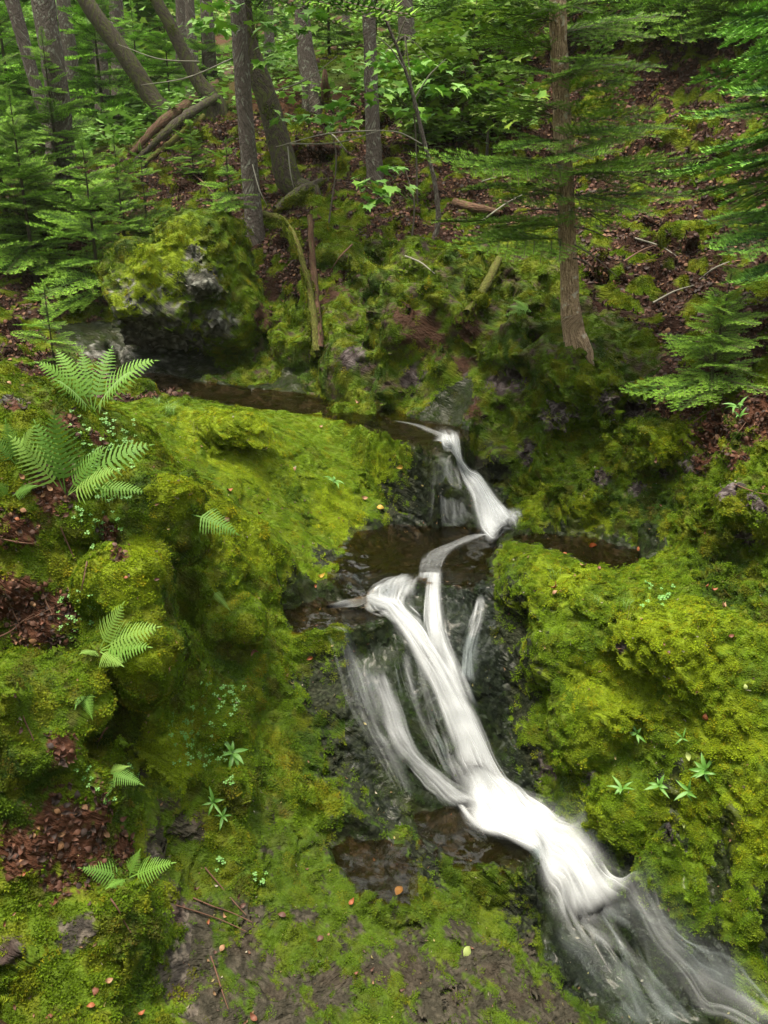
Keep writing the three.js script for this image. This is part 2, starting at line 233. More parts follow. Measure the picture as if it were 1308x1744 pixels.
// surface nets over a box of that field
function net(x0, x1, z0, z1, y0, y1, s, drop = 0) {
  const nx = Math.round((x1 - x0) / s) + 1, ny = Math.round((y1 - y0) / s) + 1, nz = Math.round((z1 - z0) / s) + 1, A = new Float32Array(nx * ny * nz), sy = nx, sz = nx * ny;
  const lo = new Float32Array(nx * nz), hi = new Float32Array(nx * nz);
  for (let k = 0; k < nz; k++) for (let i = 0; i < nx; i++) { const h = hAt(x0 + i * s, z0 + k * s); lo[k * nx + i] = hi[k * nx + i] = h; }
  const reach = Math.ceil(0.06 / s);
  for (let k = 0; k < nz; k++) for (let i = 0; i < nx; i++) {
    let a = 1e9, b = -1e9; const x = x0 + i * s, z = z0 + k * s;
    for (let q = -reach; q <= reach; q += reach) for (let p = -reach; p <= reach; p += reach) { const I = clamp(i + p, 0, nx - 1), K = clamp(k + q, 0, nz - 1), h = lo[K * nx + I]; a = Math.min(a, h); b = Math.max(b, hi[K * nx + I]); }
    a -= 0.17; b += 0.17;
    for (const e of ROCKS) if (Math.abs(x - e.x) < e.R + .15 && Math.abs(z - e.z) < e.R + .15) { a = Math.min(a, e.y - e.b - .15); b = Math.max(b, e.y + e.b + .15); }
    for (let j = 0; j < ny; j++) { const y = y0 + j * s; A[i + j * sy + k * sz] = y < a ? -1 : y > b ? 1 : field(x, y, z) + drop; }
  }
  const id = new Int32Array(nx * ny * nz).fill(-1), pos = [];
  const ed = []; for (let a = 0; a < 8; a++) for (let b = a + 1; b < 8; b++) { const x = a ^ b; if (x === 1 || x === 2 || x === 4) ed.push([a, b]); }
  const off = [...Array(8).keys()].map(c => (c & 1) + (c >> 1 & 1) * sy + (c >> 2 & 1) * sz);
  for (let k = 0; k < nz - 1; k++) for (let j = 0; j < ny - 1; j++) for (let i = 0; i < nx - 1; i++) {
    const o = i + j * sy + k * sz; let m = 0; for (let c = 0; c < 8; c++) if (A[o + off[c]] < 0) m |= 1 << c;
    if (m === 0 || m === 255) continue;
    let x = 0, y = 0, z = 0, n = 0;
    for (const [a, b] of ed) { const va = A[o + off[a]], vb = A[o + off[b]]; if (va < 0 === vb < 0) continue; const t = va / (va - vb); x += lerp(a & 1, b & 1, t); y += lerp(a >> 1 & 1, b >> 1 & 1, t); z += lerp(a >> 2 & 1, b >> 2 & 1, t); n++; }
    id[o] = pos.length / 3; pos.push(x0 + (i + x / n) * s, y0 + (j + y / n) * s, z0 + (k + z / n) * s);
  }
  const idx = [];
  const quad = (a, b, c, d, flip) => { if (a < 0 || b < 0 || c < 0 || d < 0) return; if (flip) idx.push(a, c, b, a, d, c); else idx.push(a, b, c, a, c, d); };
  for (let k = 1; k < nz - 1; k++) for (let j = 1; j < ny - 1; j++) for (let i = 1; i < nx - 1; i++) {
    const o = i + j * sy + k * sz, s0 = A[o] < 0;
    if (s0 !== A[o + 1] < 0) quad(id[o - sy - sz], id[o - sz], id[o], id[o - sy], !s0);
    if (s0 !== A[o + sy] < 0) quad(id[o - 1 - sz], id[o - 1], id[o], id[o - sz], !s0);
    if (s0 !== A[o + sz] < 0) quad(id[o - 1 - sy], id[o - sy], id[o], id[o - 1], !s0);
  }
  const g = new THREE.BufferGeometry(); g.setAttribute('position', new THREE.Float32BufferAttribute(pos, 3)); g.setIndex(idx); g.computeVertexNormals();
  return g;
}

// ---------------------------------------------------------------- what covers the ground where
// patches of matter: [kind, u, v, radius in photo pixels at that place]
const PATCH = [['litter', 90, 830, 60], ['litter', 60, 1045, 75], ['litter', 20, 1020, 60], ['litter', 30, 905, 45], ['litter', 120, 1430, 95], ['litter', 40, 1450, 60], ['litter', 215, 1445, 40], ['litter', 185, 900, 28], ['litter', 205, 950, 22], ['rock', 270, 1440, 50],
  ['litter', 1230, 740, 60], ['litter', 1290, 700, 70], ['litter', 1180, 690, 40], ['litter', 1190, 790, 26], ['litter', 1250, 780, 28], ['litter', 120, 720, 26], ['litter', 160, 745, 24], ['litter', 30, 690, 22],
  ['rock', 330, 1560, 70], ['rock', 320, 1650, 75], ['rock', 420, 1640, 60], ['rock', 480, 1710, 70], ['rock', 360, 1730, 80], ['rock', 560, 1690, 55], ['rock', 700, 1640, 60], ['rock', 760, 1710, 90], ['rock', 880, 1690, 70], ['rock', 820, 1640, 60], ['rock', 950, 1720, 70], ['rock', 640, 1650, 40], ['rock', 520, 1560, 34], ['rock', 430, 1560, 34], ['rock', 780, 1590, 34], ['rock', 600, 1580, 26], ['rock', 900, 1610, 34],
  ['rock', 130, 1590, 36], ['rock', 20, 1620, 34], ['rock', 290, 1370, 24], ['rock', 320, 1410, 40], ['grey', 255, 570, 75], ['grey', 345, 490, 34], ['grey', 205, 580, 50], ['grey', 370, 560, 30], ['grey', 300, 590, 45], ['grey', 335, 440, 18],
  ['lichen', 310, 1000, 40], ['lichen', 320, 1060, 45], ['lichen', 300, 1170, 40], ['lichen', 330, 930, 30], ['grey', 20, 680, 20],
  ['wet', 820, 1100, 120], ['wet', 560, 1170, 60], ['wet', 600, 1300, 60], ['wet', 610, 980, 40], ['wet', 700, 850, 60], ['wet', 900, 1400, 50], ['wet', 1000, 1480, 45], ['wet', 1090, 1550, 50], ['wet', 640, 1390, 40], ['wet', 980, 1650, 50], ['wet', 880, 1180, 46], ['wet', 830, 800, 40], ['wet', 900, 1290, 34], ['wet', 1200, 1640, 50], ['wet', 560, 950, 30], ['wet', 720, 1470, 40], ['wet', 900, 1540, 40],
  ['purple', 960, 720, 40], ['purple', 1040, 690, 34], ['purple', 880, 650, 36], ['purple', 1090, 700, 30], ['purple', 940, 700, 30], ['purple', 850, 660, 30], ['purple', 1170, 790, 26], ['purple', 1240, 830, 32], ['purple', 1300, 860, 34], ['purple', 1270, 920, 24], ['purple', 1130, 800, 20], ['purple', 1020, 810, 26], ['purple', 700, 640, 30], ['purple', 600, 610, 30], ['purple', 1085, 830, 20], ['purple', 900, 770, 30], ['purple', 1060, 1100, 16], ['purple', 1140, 1420, 26], ['purple', 1000, 1320, 22], ['purple', 930, 1310, 24],
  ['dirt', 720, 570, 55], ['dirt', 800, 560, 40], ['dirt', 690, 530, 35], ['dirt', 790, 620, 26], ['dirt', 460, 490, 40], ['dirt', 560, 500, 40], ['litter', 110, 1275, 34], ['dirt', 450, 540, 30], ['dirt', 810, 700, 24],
  ['bright', 250, 470, 60], ['bright', 215, 525, 40], ['bright', 300, 420, 45], ['bright', 420, 770, 70], ['bright', 350, 720, 50], ['bright', 1120, 1090, 110], ['bright', 960, 980, 60], ['bright', 1060, 1180, 70], ['bright', 1150, 750, 45], ['bright', 290, 1290, 55], ['bright', 220, 970, 60], ['bright', 230, 1120, 45], ['bright', 430, 910, 60], ['bright', 1000, 1390, 30], ['bright', 1240, 1250, 60], ['bright', 300, 830, 50], ['bright', 380, 880, 60], ['bright', 900, 870, 40], ['bright', 1000, 880, 40], ['bright', 250, 940, 40], ['bright', 570, 870, 50], ['bright', 650, 800, 30], ['bright', 1280, 1400, 60], ['bright', 1160, 1370, 40]];
const KINDS = ['litter', 'rock', 'grey', 'lichen', 'wet', 'purple', 'dirt', 'bright'];
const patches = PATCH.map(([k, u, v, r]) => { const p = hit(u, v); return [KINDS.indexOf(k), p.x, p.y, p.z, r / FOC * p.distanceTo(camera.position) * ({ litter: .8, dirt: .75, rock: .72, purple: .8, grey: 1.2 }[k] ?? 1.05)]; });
console.log('patches', patches.length);
const cov = new Float32Array(8);
function cover(x, y, z) { // share of each kind of matter at a point, edges frayed by noise
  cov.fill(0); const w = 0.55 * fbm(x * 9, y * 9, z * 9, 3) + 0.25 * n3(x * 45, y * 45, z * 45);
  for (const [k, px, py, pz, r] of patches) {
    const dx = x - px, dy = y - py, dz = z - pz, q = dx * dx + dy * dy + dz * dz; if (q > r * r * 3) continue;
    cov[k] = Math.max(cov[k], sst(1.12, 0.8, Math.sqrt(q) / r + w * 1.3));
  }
  return cov;
}
// what a spot of ground is: base colour, how much moss grows there, how bright-green that moss is, litter share
const out = { c: [0, 0, 0], moss: 0, lit: 0, tint: [0, 0, 0], h: 1 };
const mix3 = (a, b, t) => { a[0] += (b[0] - a[0]) * t; a[1] += (b[1] - a[1]) * t; a[2] += (b[2] - a[2]) * t; };
function ground(x, y, z, ny, r) {
  const c = cover(x, y, z), m = fbm(x * 1.6, y * 1.6, z * 1.6, 3), f = n3(x * 60, y * 60, z * 60), g = fbm(x * 14, y * 14, z * 14, 3), q = n3b(x * 5, y * 5, z * 5);
  let moss = { O: 1, L: 0.78, U: 1, M: 0.9, C: 1, E: 0.85, W: 0.75, B: 0.25, H: 0.3, D: 0.6, S: 1, T: 1 }[r];
  const rough = clamp(0.5 + g + 0.25 * f);
  const rock = [0.032, 0.028, 0.024]; mix3(rock, [0.10, 0.086, 0.07], sst(0.35, 0.85, rough)); mix3(rock, [0.05, 0.028, 0.024], 0.5 * sst(0.1, 0.6, q));
  const tint = [0.078, 0.132, 0.007]; // moss green
  mix3(tint, [0.03, 0.062, 0.008], sst(-0.15, 0.45, -m + 0.6 * g)); mix3(tint, [0.16, 0.17, 0.012], 0.5 * sst(0.15, 0.6, q + 0.6 * g)); mix3(tint, [0.085, 0.06, 0.015], 0.4 * sst(0.3, 0.7, -q + 0.7 * g));
  if (r === 'M' || r === 'C') mix3(tint, [0.11, 0.185, 0.008], 0.4);
  if (r === 'B') { mix3(tint, [0.02, 0.035, 0.012], 0.8); mix3(rock, [0.007, 0.008, 0.006], 0.9); }
  if (r === 'H') { moss = 0.95 * sst(0.0, 0.25, m * 0.8 + 0.7 * q + 0.35 * g + (z > -8.6 ? .04 : -.02)); mix3(rock, [0.024, 0.010, 0.006], 0.9); }
  if (r === 'L') mix3(tint, [0.042, 0.075, 0.007], 0.6), mix3(rock, [0.026, 0.024, 0.014], 0.65), moss *= sst(-0.35, 0.15, g + 0.5 * q + 0.35);
  if (r === 'W') { moss *= sst(-0.45, 0.0, g + 0.4 * q + 0.1); mix3(rock, [0.06, 0.035, 0.025], 0.5); }
  mix3(tint, [0.165, 0.225, 0.009], 0.75 * c[7]);
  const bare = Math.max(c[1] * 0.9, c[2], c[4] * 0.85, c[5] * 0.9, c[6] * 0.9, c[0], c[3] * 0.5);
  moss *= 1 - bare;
  if (c[2]) mix3(rock, f > 0.5 ? [0.16, 0.165, 0.145] : rough > .5 ? [0.075, 0.075, 0.064] : [0.028, 0.03, 0.023], c[2] * 0.9);
  if (c[3]) mix3(rock, f > 0.0 ? [0.13, 0.17, 0.08] : [0.07, 0.09, 0.03], c[3]);
  if (c[4]) mix3(rock, f > 0.3 ? [0.018, 0.023, 0.013] : [0.007, 0.010, 0.006], c[4] * 0.92);
  if (c[5]) mix3(rock, rough > 0.62 ? [0.10, 0.085, 0.085] : [0.032, 0.024, 0.024], c[5]);
  if (c[6]) mix3(rock, [0.04, 0.02, 0.012], c[6]);
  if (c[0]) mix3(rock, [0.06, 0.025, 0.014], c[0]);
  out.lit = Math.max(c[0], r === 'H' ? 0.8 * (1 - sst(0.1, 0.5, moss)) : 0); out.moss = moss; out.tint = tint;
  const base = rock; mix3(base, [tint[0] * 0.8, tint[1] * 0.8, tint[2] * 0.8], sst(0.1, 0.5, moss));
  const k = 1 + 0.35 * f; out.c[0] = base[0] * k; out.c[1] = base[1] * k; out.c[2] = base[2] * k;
  out.h = { O: .75, L: 0.3, U: 1.1, M: 0.35, C: 0.5, E: 0.6, W: 0.7, B: 0.3, H: .9, D: 0.6, S: .8, T: .8 }[r];
  return out;
}
const speck = (() => { // fine grain in relief for bare stone
  const n = 512, d = new Uint8Array(n * n * 4); const T = 2 * Math.PI;
  for (let j = 0; j < n; j++) for (let i = 0; i < n; i++) {
    const a = i / n * T, b = j / n * T; let s = 0, A = 0.5, q = 1.6;
    for (let o = 0; o < 5; o++) { s += A * n3(Math.cos(a) * q + 3 * o, Math.sin(a) * q + Math.cos(b) * q, Math.sin(b) * q); q *= 2.1; A *= 0.6; }
    d.set([128 + 110 * clamp(s, -1, 1), 128 + 110 * clamp(s, -1, 1), 128 + 110 * clamp(s, -1, 1), 255], (j * n + i) * 4);
  }
  const t = new THREE.DataTexture(d, n, n); t.wrapS = t.wrapT = THREE.RepeatWrapping; t.magFilter = THREE.LinearFilter; t.needsUpdate = true; return t;
})();
const M = {
  rock: std({ vertexColors: true, roughness: 0.75, specularIntensity: 0.25, bumpMap: speck, bumpScale: 0.02 }),
  wet: std({ vertexColors: true, roughness: 0.32, specularIntensity: 0.32, bumpMap: speck, bumpScale: 0.008 }),
  soil: std({ vertexColors: true, roughness: 0.95, specularIntensity: 0.2, bumpMap: speck, bumpScale: 0.03 }),
  moss: std({ color: 0xffffff, roughness: 0.9, specularIntensity: 0.06 }),
};
// what each region is, as a thing or as a piece of the setting
const THINGS = {
  O: ['mossy_outcrop', 'tall shaggy moss-covered rock outcrop carrying the ferns beside the falls', 'rock outcrop'],
  U: ['mossy_rock', 'dark shaggy mossy rock in front of the leaf-strewn ledge under the fern outcrop', 'rock'],
  L: ['rock_slab', 'flat sloping slab of grey-brown striped rock with thin moss and a brown puddle', 'rock slab'],
  M: ['mossy_ledge', 'broad smooth moss-covered ledge sloping down to the pool between the two falls', 'rock ledge'],
  C: ['mossy_boulder', 'big rounded bright green mossy boulder beside the white falls', 'boulder'],
  E: ['mossy_rock_bank', 'knobbly layered mossy rock bank above the still side puddle and green boulder', 'rock bank'],
  W: ['stream_bank', 'steep dark mossy rock bank with bare earth behind the upper pool', 'rock bank'],
  D: ['grey_faced_boulder', 'large boulder with moss cap and bare grey face over the upper pool', 'boulder'],
  S: ['small_mossy_stone', 'small round mossy stone beside the tall fern at the upper pool', 'stone'],
  T: ['flat_mossy_stone', 'flat mossy stone lying in the upper pool water below the dark bank', 'stone'],
};
const mossAt = [], litAt = [], bitAt = [];
const mossR = rng(5);
function split(g, far) {
  const P = g.attributes.position.array, N = g.attributes.normal.array, I = g.index.array, by = {}, reg = new Array(P.length / 3);
  for (let v = 0; v < reg.length; v++) { const x = P[3 * v], y = P[3 * v + 1], z = P[3 * v + 2]; field(x, y, z); reg[v] = lastReg || regAt(x, z); }
  for (let t = 0; t < I.length; t += 3) (by[reg[I[t]]] ??= []).push(I[t], I[t + 1], I[t + 2]);
  const res = {};
  for (const r in by) {
    const map = new Map(), p = [], n = [], c = [], uv = [], ix = [], mo = [];
    for (const v of by[r]) {
      if (!map.has(v)) {
        map.set(v, p.length / 3); const x = P[3 * v], y = P[3 * v + 1], z = P[3 * v + 2]; p.push(x, y, z); n.push(N[3 * v], N[3 * v + 1], N[3 * v + 2]);
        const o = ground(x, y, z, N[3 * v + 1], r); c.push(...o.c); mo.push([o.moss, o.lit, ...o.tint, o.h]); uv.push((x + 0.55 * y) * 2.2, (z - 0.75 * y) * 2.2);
      }
      ix.push(map.get(v));
    }
    for (let t = 0; t < ix.length; t += 3) { // moss tufts and dead leaves grow and lie on it
      const [a, b, d] = [ix[t], ix[t + 1], ix[t + 2]], A = V(p[3 * a], p[3 * a + 1], p[3 * a + 2]), B = V(p[3 * b], p[3 * b + 1], p[3 * b + 2]), C = V(p[3 * d], p[3 * d + 1], p[3 * d + 2]);
      const area = B.clone().sub(A).cross(C.clone().sub(A)).length() / 2, D = -A.z, o = mo[a];
      if (Math.abs(A.x) > 0.47 * D + 0.35) continue;
      const size = (far ? 0.0022 * D : 0.0115) * (0.65 + 0.5 * o[5]);
      let q = area * o[0] / (size * size) * (far ? 1.0 : 1.35); q = Math.floor(q + mossR());
      for (let i = 0; i < q; i++) { let s = mossR(), w = mossR(); if (s + w > 1) { s = 1 - s; w = 1 - w; } mossAt.push([A.x + (B.x - A.x) * s + (C.x - A.x) * w, A.y + (B.y - A.y) * s + (C.y - A.y) * w, A.z + (B.z - A.z) * s + (C.z - A.z) * w, n[3 * a], n[3 * a + 1], n[3 * a + 2], size * (0.7 + 0.6 * mossR()), o[2], o[3], o[4], o[5]]); }
      if (!far && mossR() < area * 95) bitAt.push([A.x, A.y, A.z, n[3 * a], n[3 * a + 1], n[3 * a + 2]]);
      let l = area * o[1] * (far ? 950 : 1600); l = Math.floor(l + mossR());
      for (let i = 0; i < l; i++) litAt.push([A.x, A.y, A.z, n[3 * a], n[3 * a + 1], n[3 * a + 2], far]);
    }
    const q = new THREE.BufferGeometry();
    q.setAttribute('position', new THREE.Float32BufferAttribute(p, 3)); q.setAttribute('normal', new THREE.Float32BufferAttribute(n, 3)); q.setAttribute('color', new THREE.Float32BufferAttribute(c, 3)); q.setAttribute('uv', new THREE.Float32BufferAttribute(uv, 2)); q.setIndex(ix);
    res[r] = q;
  }
  return res;
}
const near = split(net(-2.55, 2.55, -5.45, -1.7, -0.3, 3.05, 0.0135), false);
console.log('near done', mossAt.length);
const mid = split(net(-5.4, 5.0, -11.5, -5.42, 1.4, 5.6, 0.032), true);
console.log('mid done', mossAt.length, litAt.length);
for (const r of new Set([...Object.keys(near), ...Object.keys(mid)])) {
  const gs = [near[r], mid[r]].filter(Boolean), g = gs.length > 1 ? mergeGeometries(gs) : gs[0];
  if (r === 'B') struct('stream_bed', g, M.wet);
  else if (r === 'H') struct('hillside', g, M.soil);
  else { const t = THINGS[r]; tag(part(numbered(t[0]), g, M.rock, scene), t[1], t[2]); }
}
{ // the wider forest floor round it
  const tb = new TB(), xs = [], zs = [];
  for (let x = -70; x <= 70;) { xs.push(x); x += Math.abs(x) < 12 ? 0.3 : 2.5; } for (let z = -95; z <= 45;) { zs.push(z); z += z > -30 && z < 2 ? 0.3 : 2.5; }
  const idx = {};
  xs.forEach((x, i) => zs.forEach((z, k) => {
    let y = hAt(x, z); const inside = x > -5.2 && x < 4.8 && z > -11.3 && z < -1.9 && (z < -5.4 || Math.abs(x) < 2.4); 
    y += inside ? -0.35 : 0.12 * fbm(x * .8, 0, z * .8, 3) - 0.03;
    const m = fbm(x * .7, 3, z * .7, 3), c = [0.05, 0.024, 0.013]; mix3(c, [0.055, 0.085, 0.014], sst(-0.1, 0.25, m));
    idx[i + '_' + k] = tb.v(x, y, z, c, x, z);
  }));
  for (let i = 0; i < xs.length - 1; i++) for (let k = 0; k < zs.length - 1; k++) { const a = idx[i + '_' + k], b = idx[(i + 1) + '_' + k], c = idx[(i + 1) + '_' + (k + 1)], d = idx[i + '_' + (k + 1)]; tb.t(a, c, b); tb.t(a, d, c); }
  struct('forest_floor', tb.geo(), M.soil);
  const r = rng(640);
  for (let i = 0; i < 15000; i++) { const D = 10.9 + 13 * r() ** 1.4, x = (r() * 2 - 1) * .5 * D, z = -D, m = fbm(x * .7, 3, z * .7, 3), y = hAt(x, z) + (D > 11.3 || x > 4.8 || x < -5.2 ? 0.12 * fbm(x * .8, 0, z * .8, 3) - 0.03 : 0); if (D < 11.4 && x > -5.2 && x < 4.8) continue;
    if (r() < sst(-.2, .15, m + .1)) for (let q = 0; q < 2; q++) mossAt.push([x + (r() - .5) * .2, y, z + (r() - .5) * .2, 0, 1, 0, .0036 * D, .10, .15, .015, 1]); else litAt.push([x, y, z, 0, 1, 0, true]); }
}
// moss
function tuftGeo(seed, n) {
  const r = rng(seed), tb = new TB();
  for (let i = 0; i < n; i++) {
    const a = i / n * 6.283 + r() * 0.8, R = 0.12 + 0.42 * r(), l = 0.25 + 0.6 * r(), h = 0.5 + 0.6 * r(), w = 0.16 + 0.1 * r(), ca = Math.cos(a), sa = Math.sin(a);
    const A = tb.v(ca * R * 0.5 - sa * w, -0.15, sa * R * 0.5 + ca * w), B = tb.v(ca * R * 0.5 + sa * w, -0.15, sa * R * 0.5 - ca * w), C = tb.v(ca * (R + l * 0.5), h, sa * (R + l * 0.5));
    tb.t(A, B, C);
  }
  return tb.geo();
}
function cushion(seed) { // sixteen tufts close together
  const r = rng(seed * 3), gs = [];
  for (let i = 0; i < 16; i++) { const a = i * 2.4 + r() * .6, R = 1.7 * Math.sqrt(i / 16), s = .45 + .3 * r(); gs.push(tuftGeo(seed * 10 + i, 8).applyMatrix4(new THREE.Matrix4().compose(new THREE.Vector3(Math.cos(a) * R, -.12 * R, Math.sin(a) * R), new THREE.Quaternion().setFromEuler(new THREE.Euler((r() - .5) * .5, r() * 6, (r() - .5) * .5)), new THREE.Vector3(s, s, s)))); }
  return mergeGeometries(gs);
}
const Q = new THREE.Quaternion(), UPV = V(0, 1, 0), dummy = new THREE.Matrix4();
const onto = (p, n, s, spin, sy = s) => { Q.setFromUnitVectors(UPV, n); const q2 = new THREE.Quaternion().setFromAxisAngle(UPV, spin); return new THREE.Matrix4().compose(p, Q.clone().multiply(q2), V(s, sy, s)); };
// ---------------------------------------------------------------- dead leaves and twigs on the ground
function ovalLeaf(curl, wide) {
  const tb = new TB(), n = 5;
  for (let i = 0; i <= n; i++) { const t = i / n, w = wide * Math.sin(Math.PI * Math.pow(t, 0.8)) + 0.01, y = curl * (t - 0.5) ** 2 * 2; tb.v(t - 0.5, y, -w); tb.v(t - 0.5, y - curl * 0.25 * Math.sin(Math.PI * t), 0); tb.v(t - 0.5, y + curl * 0.15, w); }
  for (let i = 0; i < n; i++) for (let j = 0; j < 2; j++) { const a = i * 3 + j; tb.t(a, a + 3, a + 1); tb.t(a + 1, a + 3, a + 4); }
  return tb.geo();
}
const leafGeos = [ovalLeaf(0.5, 0.26), ovalLeaf(-0.4, 0.32), ovalLeaf(0.9, 0.2)];
const deadMat = std({ roughness: 0.75 });
const DEAD = [[0.06, 0.02, 0.009], [0.042, 0.016, 0.008], [0.028, 0.012, 0.007], [0.085, 0.03, 0.012], [0.022, 0.011, 0.008], [0.14, 0.07, 0.03]];
{
  const sets = [[], [], []], cols = [[], [], []], r = rng(31);
  for (const a of litAt) {
    const k = (r() * 3) | 0, c = DEAD[Math.floor(r() ** 1.5 * 6)], s = (a[6] ? 0.034 : 0.024) * (0.5 + 1.2 * r()), j = 0.7 + 0.6 * r();
    const nn = V(a[3] + (r() - .5) * 0.9, a[4] + 0.1, a[5] + (r() - .5) * 0.9).normalize();
    sets[k].push(onto(V(a[0], a[1], a[2]).addScaledVector(nn, 0.006 + 0.008 * r()), nn, s, r() * 6.28)); cols[k].push(c.map(x => x * j));
  }
  for (let k = 0; k < 3; k++) tag(inst('leaf_litter', leafGeos[k], deadMat, sets[k], cols[k]), 'carpet of brown dead leaves on the slope and ledges', 'leaf litter', 'leaf litter');
}
{
  const r = rng(77), mats = [], cols = [], C = [[.09, .04, .02], [.16, .09, .04], [.05, .03, .02], [.2, .17, .06], [.12, .07, .03], [.22, .2, .15]];
  for (const a of bitAt) { const nn = V(a[3] + (r() - .5) * .6, a[4], a[5] + (r() - .5) * .6).normalize(), m = onto(V(a[0], a[1], a[2]).addScaledVector(nn, .006), nn, 1, r() * 6.28), l = .006 + .016 * r() ** 2; m.scale(V(l, l, l * (r() < .5 ? .25 : .9))); mats.push(m); cols.push(C[r() * 6 | 0]); }
  tag(inst('bark_crumbs', leafGeos[0], deadMat, mats, cols), 'scattered needles and crumbs of bark on the mossy rocks', 'forest litter');
}
// round tapered wood along a path; noise gives it an uneven skin
function tubeGeo(pts, radii, seg = 10, rough = 0.12, freq = 6, seed = 0, flare = 0) {
  const tb = new TB(), cv = new THREE.CatmullRomCurve3(pts), L = cv.getLength(), n = Math.max(3, Math.min(120, Math.ceil(L / Math.max(0.03, radii[0] * 1.1)))), fr = cv.computeFrenetFrames(n);
  for (let i = 0; i <= n; i++) {
    const t = i / n, p = cv.getPointAt(t), q = cv.getUtoTmapping(t) * (radii.length - 1), k = Math.min(radii.length - 2, q | 0), R = lerp(radii[k], radii[k + 1], q - k);
    for (let j = 0; j <= seg; j++) {
      const a = j / seg * 6.2832, d = fr.normals[i].clone().multiplyScalar(Math.cos(a)).addScaledVector(fr.binormals[i], Math.sin(a)), ja = (j % seg) / seg * 6.2832;
      let r = R * (1 + rough * n3(Math.cos(ja) * 1.6 + seed, Math.sin(ja) * 1.6, t * L * freq) + rough * 0.5 * n3b(Math.cos(ja) * 4, Math.sin(ja) * 4 + seed, t * L * freq * 2.5));
      if (flare) r *= 1 + flare * Math.exp(-t * L / 0.12) * (1 + 0.6 * Math.cos(ja * 4 + seed));
      tb.v(p.x + d.x * r, p.y + d.y * r, p.z + d.z * r, null, j / seg * Math.max(1, Math.round(R * 25)) * 0.5, t * L);
    }
  }
  for (let i = 0; i < n; i++) for (let j = 0; j < seg; j++) { const a = i * (seg + 1) + j, b = a + seg + 1; tb.t(a, b, a + 1); tb.t(a + 1, b, b + 1); }
  const g = tb.geo(), N = g.attributes.normal; for (let i = 0; i <= n; i++) { const a = i * (seg + 1), b = a + seg; const m = V(N.getX(a) + N.getX(b), N.getY(a) + N.getY(b), N.getZ(a) + N.getZ(b)).normalize(); N.setXYZ(a, m.x, m.y, m.z); N.setXYZ(b, m.x, m.y, m.z); }
  return g;
}
function barkTex(cols, fx, fy, spots, seed) { // bark: long plates and cracks, and flecks of lichen
  const w = 256, h = 512, d = new Uint8Array(w * h * 4), e = new Uint8Array(w * h * 4), T = 6.2832;
  const enc = c => 255 * Math.pow(clamp(c), 1 / 2.2);
  for (let j = 0; j < h; j++) for (let i = 0; i < w; i++) {
    const a = i / w * T, b = j / h * T, cx = Math.cos(a), cz = Math.sin(a), P = (f, g, o) => n3(cx * f + o + seed, cz * f + Math.cos(b) * g, Math.sin(b) * g);
    const plate = P(fx, fy, 0) * 0.6 + P(fx * 2.3, fy * 2.6, 5) * 0.4, fine = P(fx * 6, fy * 6, 9);
    let k = clamp(0.5 + 0.6 * plate + 0.25 * fine), c = [0, 1, 2].map(q => lerp(cols[0][q], cols[1][q], k));
    const s = P(1.6, 2, 20) * .8 + 0.5 * P(4, 5, 30) + .35 * P(11, 13, 33); if (s > spots) c = [0, 1, 2].map(q => lerp(c[q], cols[2][q], 0.8 * sst(spots, spots + 0.15, s)));
    d.set([enc(c[0]), enc(c[1]), enc(c[2]), 255], (j * w + i) * 4); const q = 255 * k; e.set([q, q, q, 255], (j * w + i) * 4);
  }
  const mk = (x, s) => { const t = new THREE.DataTexture(x, w, h); t.wrapS = t.wrapT = THREE.RepeatWrapping; t.magFilter = THREE.LinearFilter; if (s) t.colorSpace = THREE.SRGBColorSpace; t.needsUpdate = true; return t; };
  return { map: mk(d, true), bumpMap: mk(e, false) };
}
const B1 = barkTex([[0.045, 0.035, 0.03], [0.13, 0.108, 0.095], [0.21, 0.22, 0.18]], 4, 5, 0.42, 1);       // grey spruce bark with lichen
const B2 = barkTex([[0.14, 0.088, 0.052], [0.54, 0.40, 0.27], [0.56, 0.51, 0.43]], 8, 2.2, 0.6, 2);        // stringy tan bark
const B3 = barkTex([[0.03, 0.024, 0.02], [0.085, 0.07, 0.052], [0.07, 0.085, 0.02]], 4, 4, 0.15, 3);          // dark mossy bark
const B4 = barkTex([[0.05, 0.055, 0.012], [0.13, 0.14, 0.025], [0.08, 0.05, 0.02]], 6, 6, 0.5, 4);            // moss-grown wood
const B5 = barkTex([[0.05, 0.028, 0.018], [0.14, 0.08, 0.05], [0.1, 0.11, 0.03]], 8, 1.6, 0.45, 5);           // rotten log
const bark = [B1, B2, B3, B4, B5].map((b, i) => std({ ...b, roughness: 0.92, bumpScale: [0.012, 0.018, 0.014, 0.012, 0.012][i], specularIntensity: 0.3 }));
const [barkGrey, barkTan, barkDark, barkMoss, barkRot] = bark;
const twigMat = std({ color: rgb(0.09, 0.075, 0.06), roughness: 0.9 }), paleTwig = std({ color: rgb(0.16, 0.155, 0.125), roughness: 0.9 }), brownTwig = std({ color: rgb(0.1, 0.05, 0.03), roughness: 0.9 });

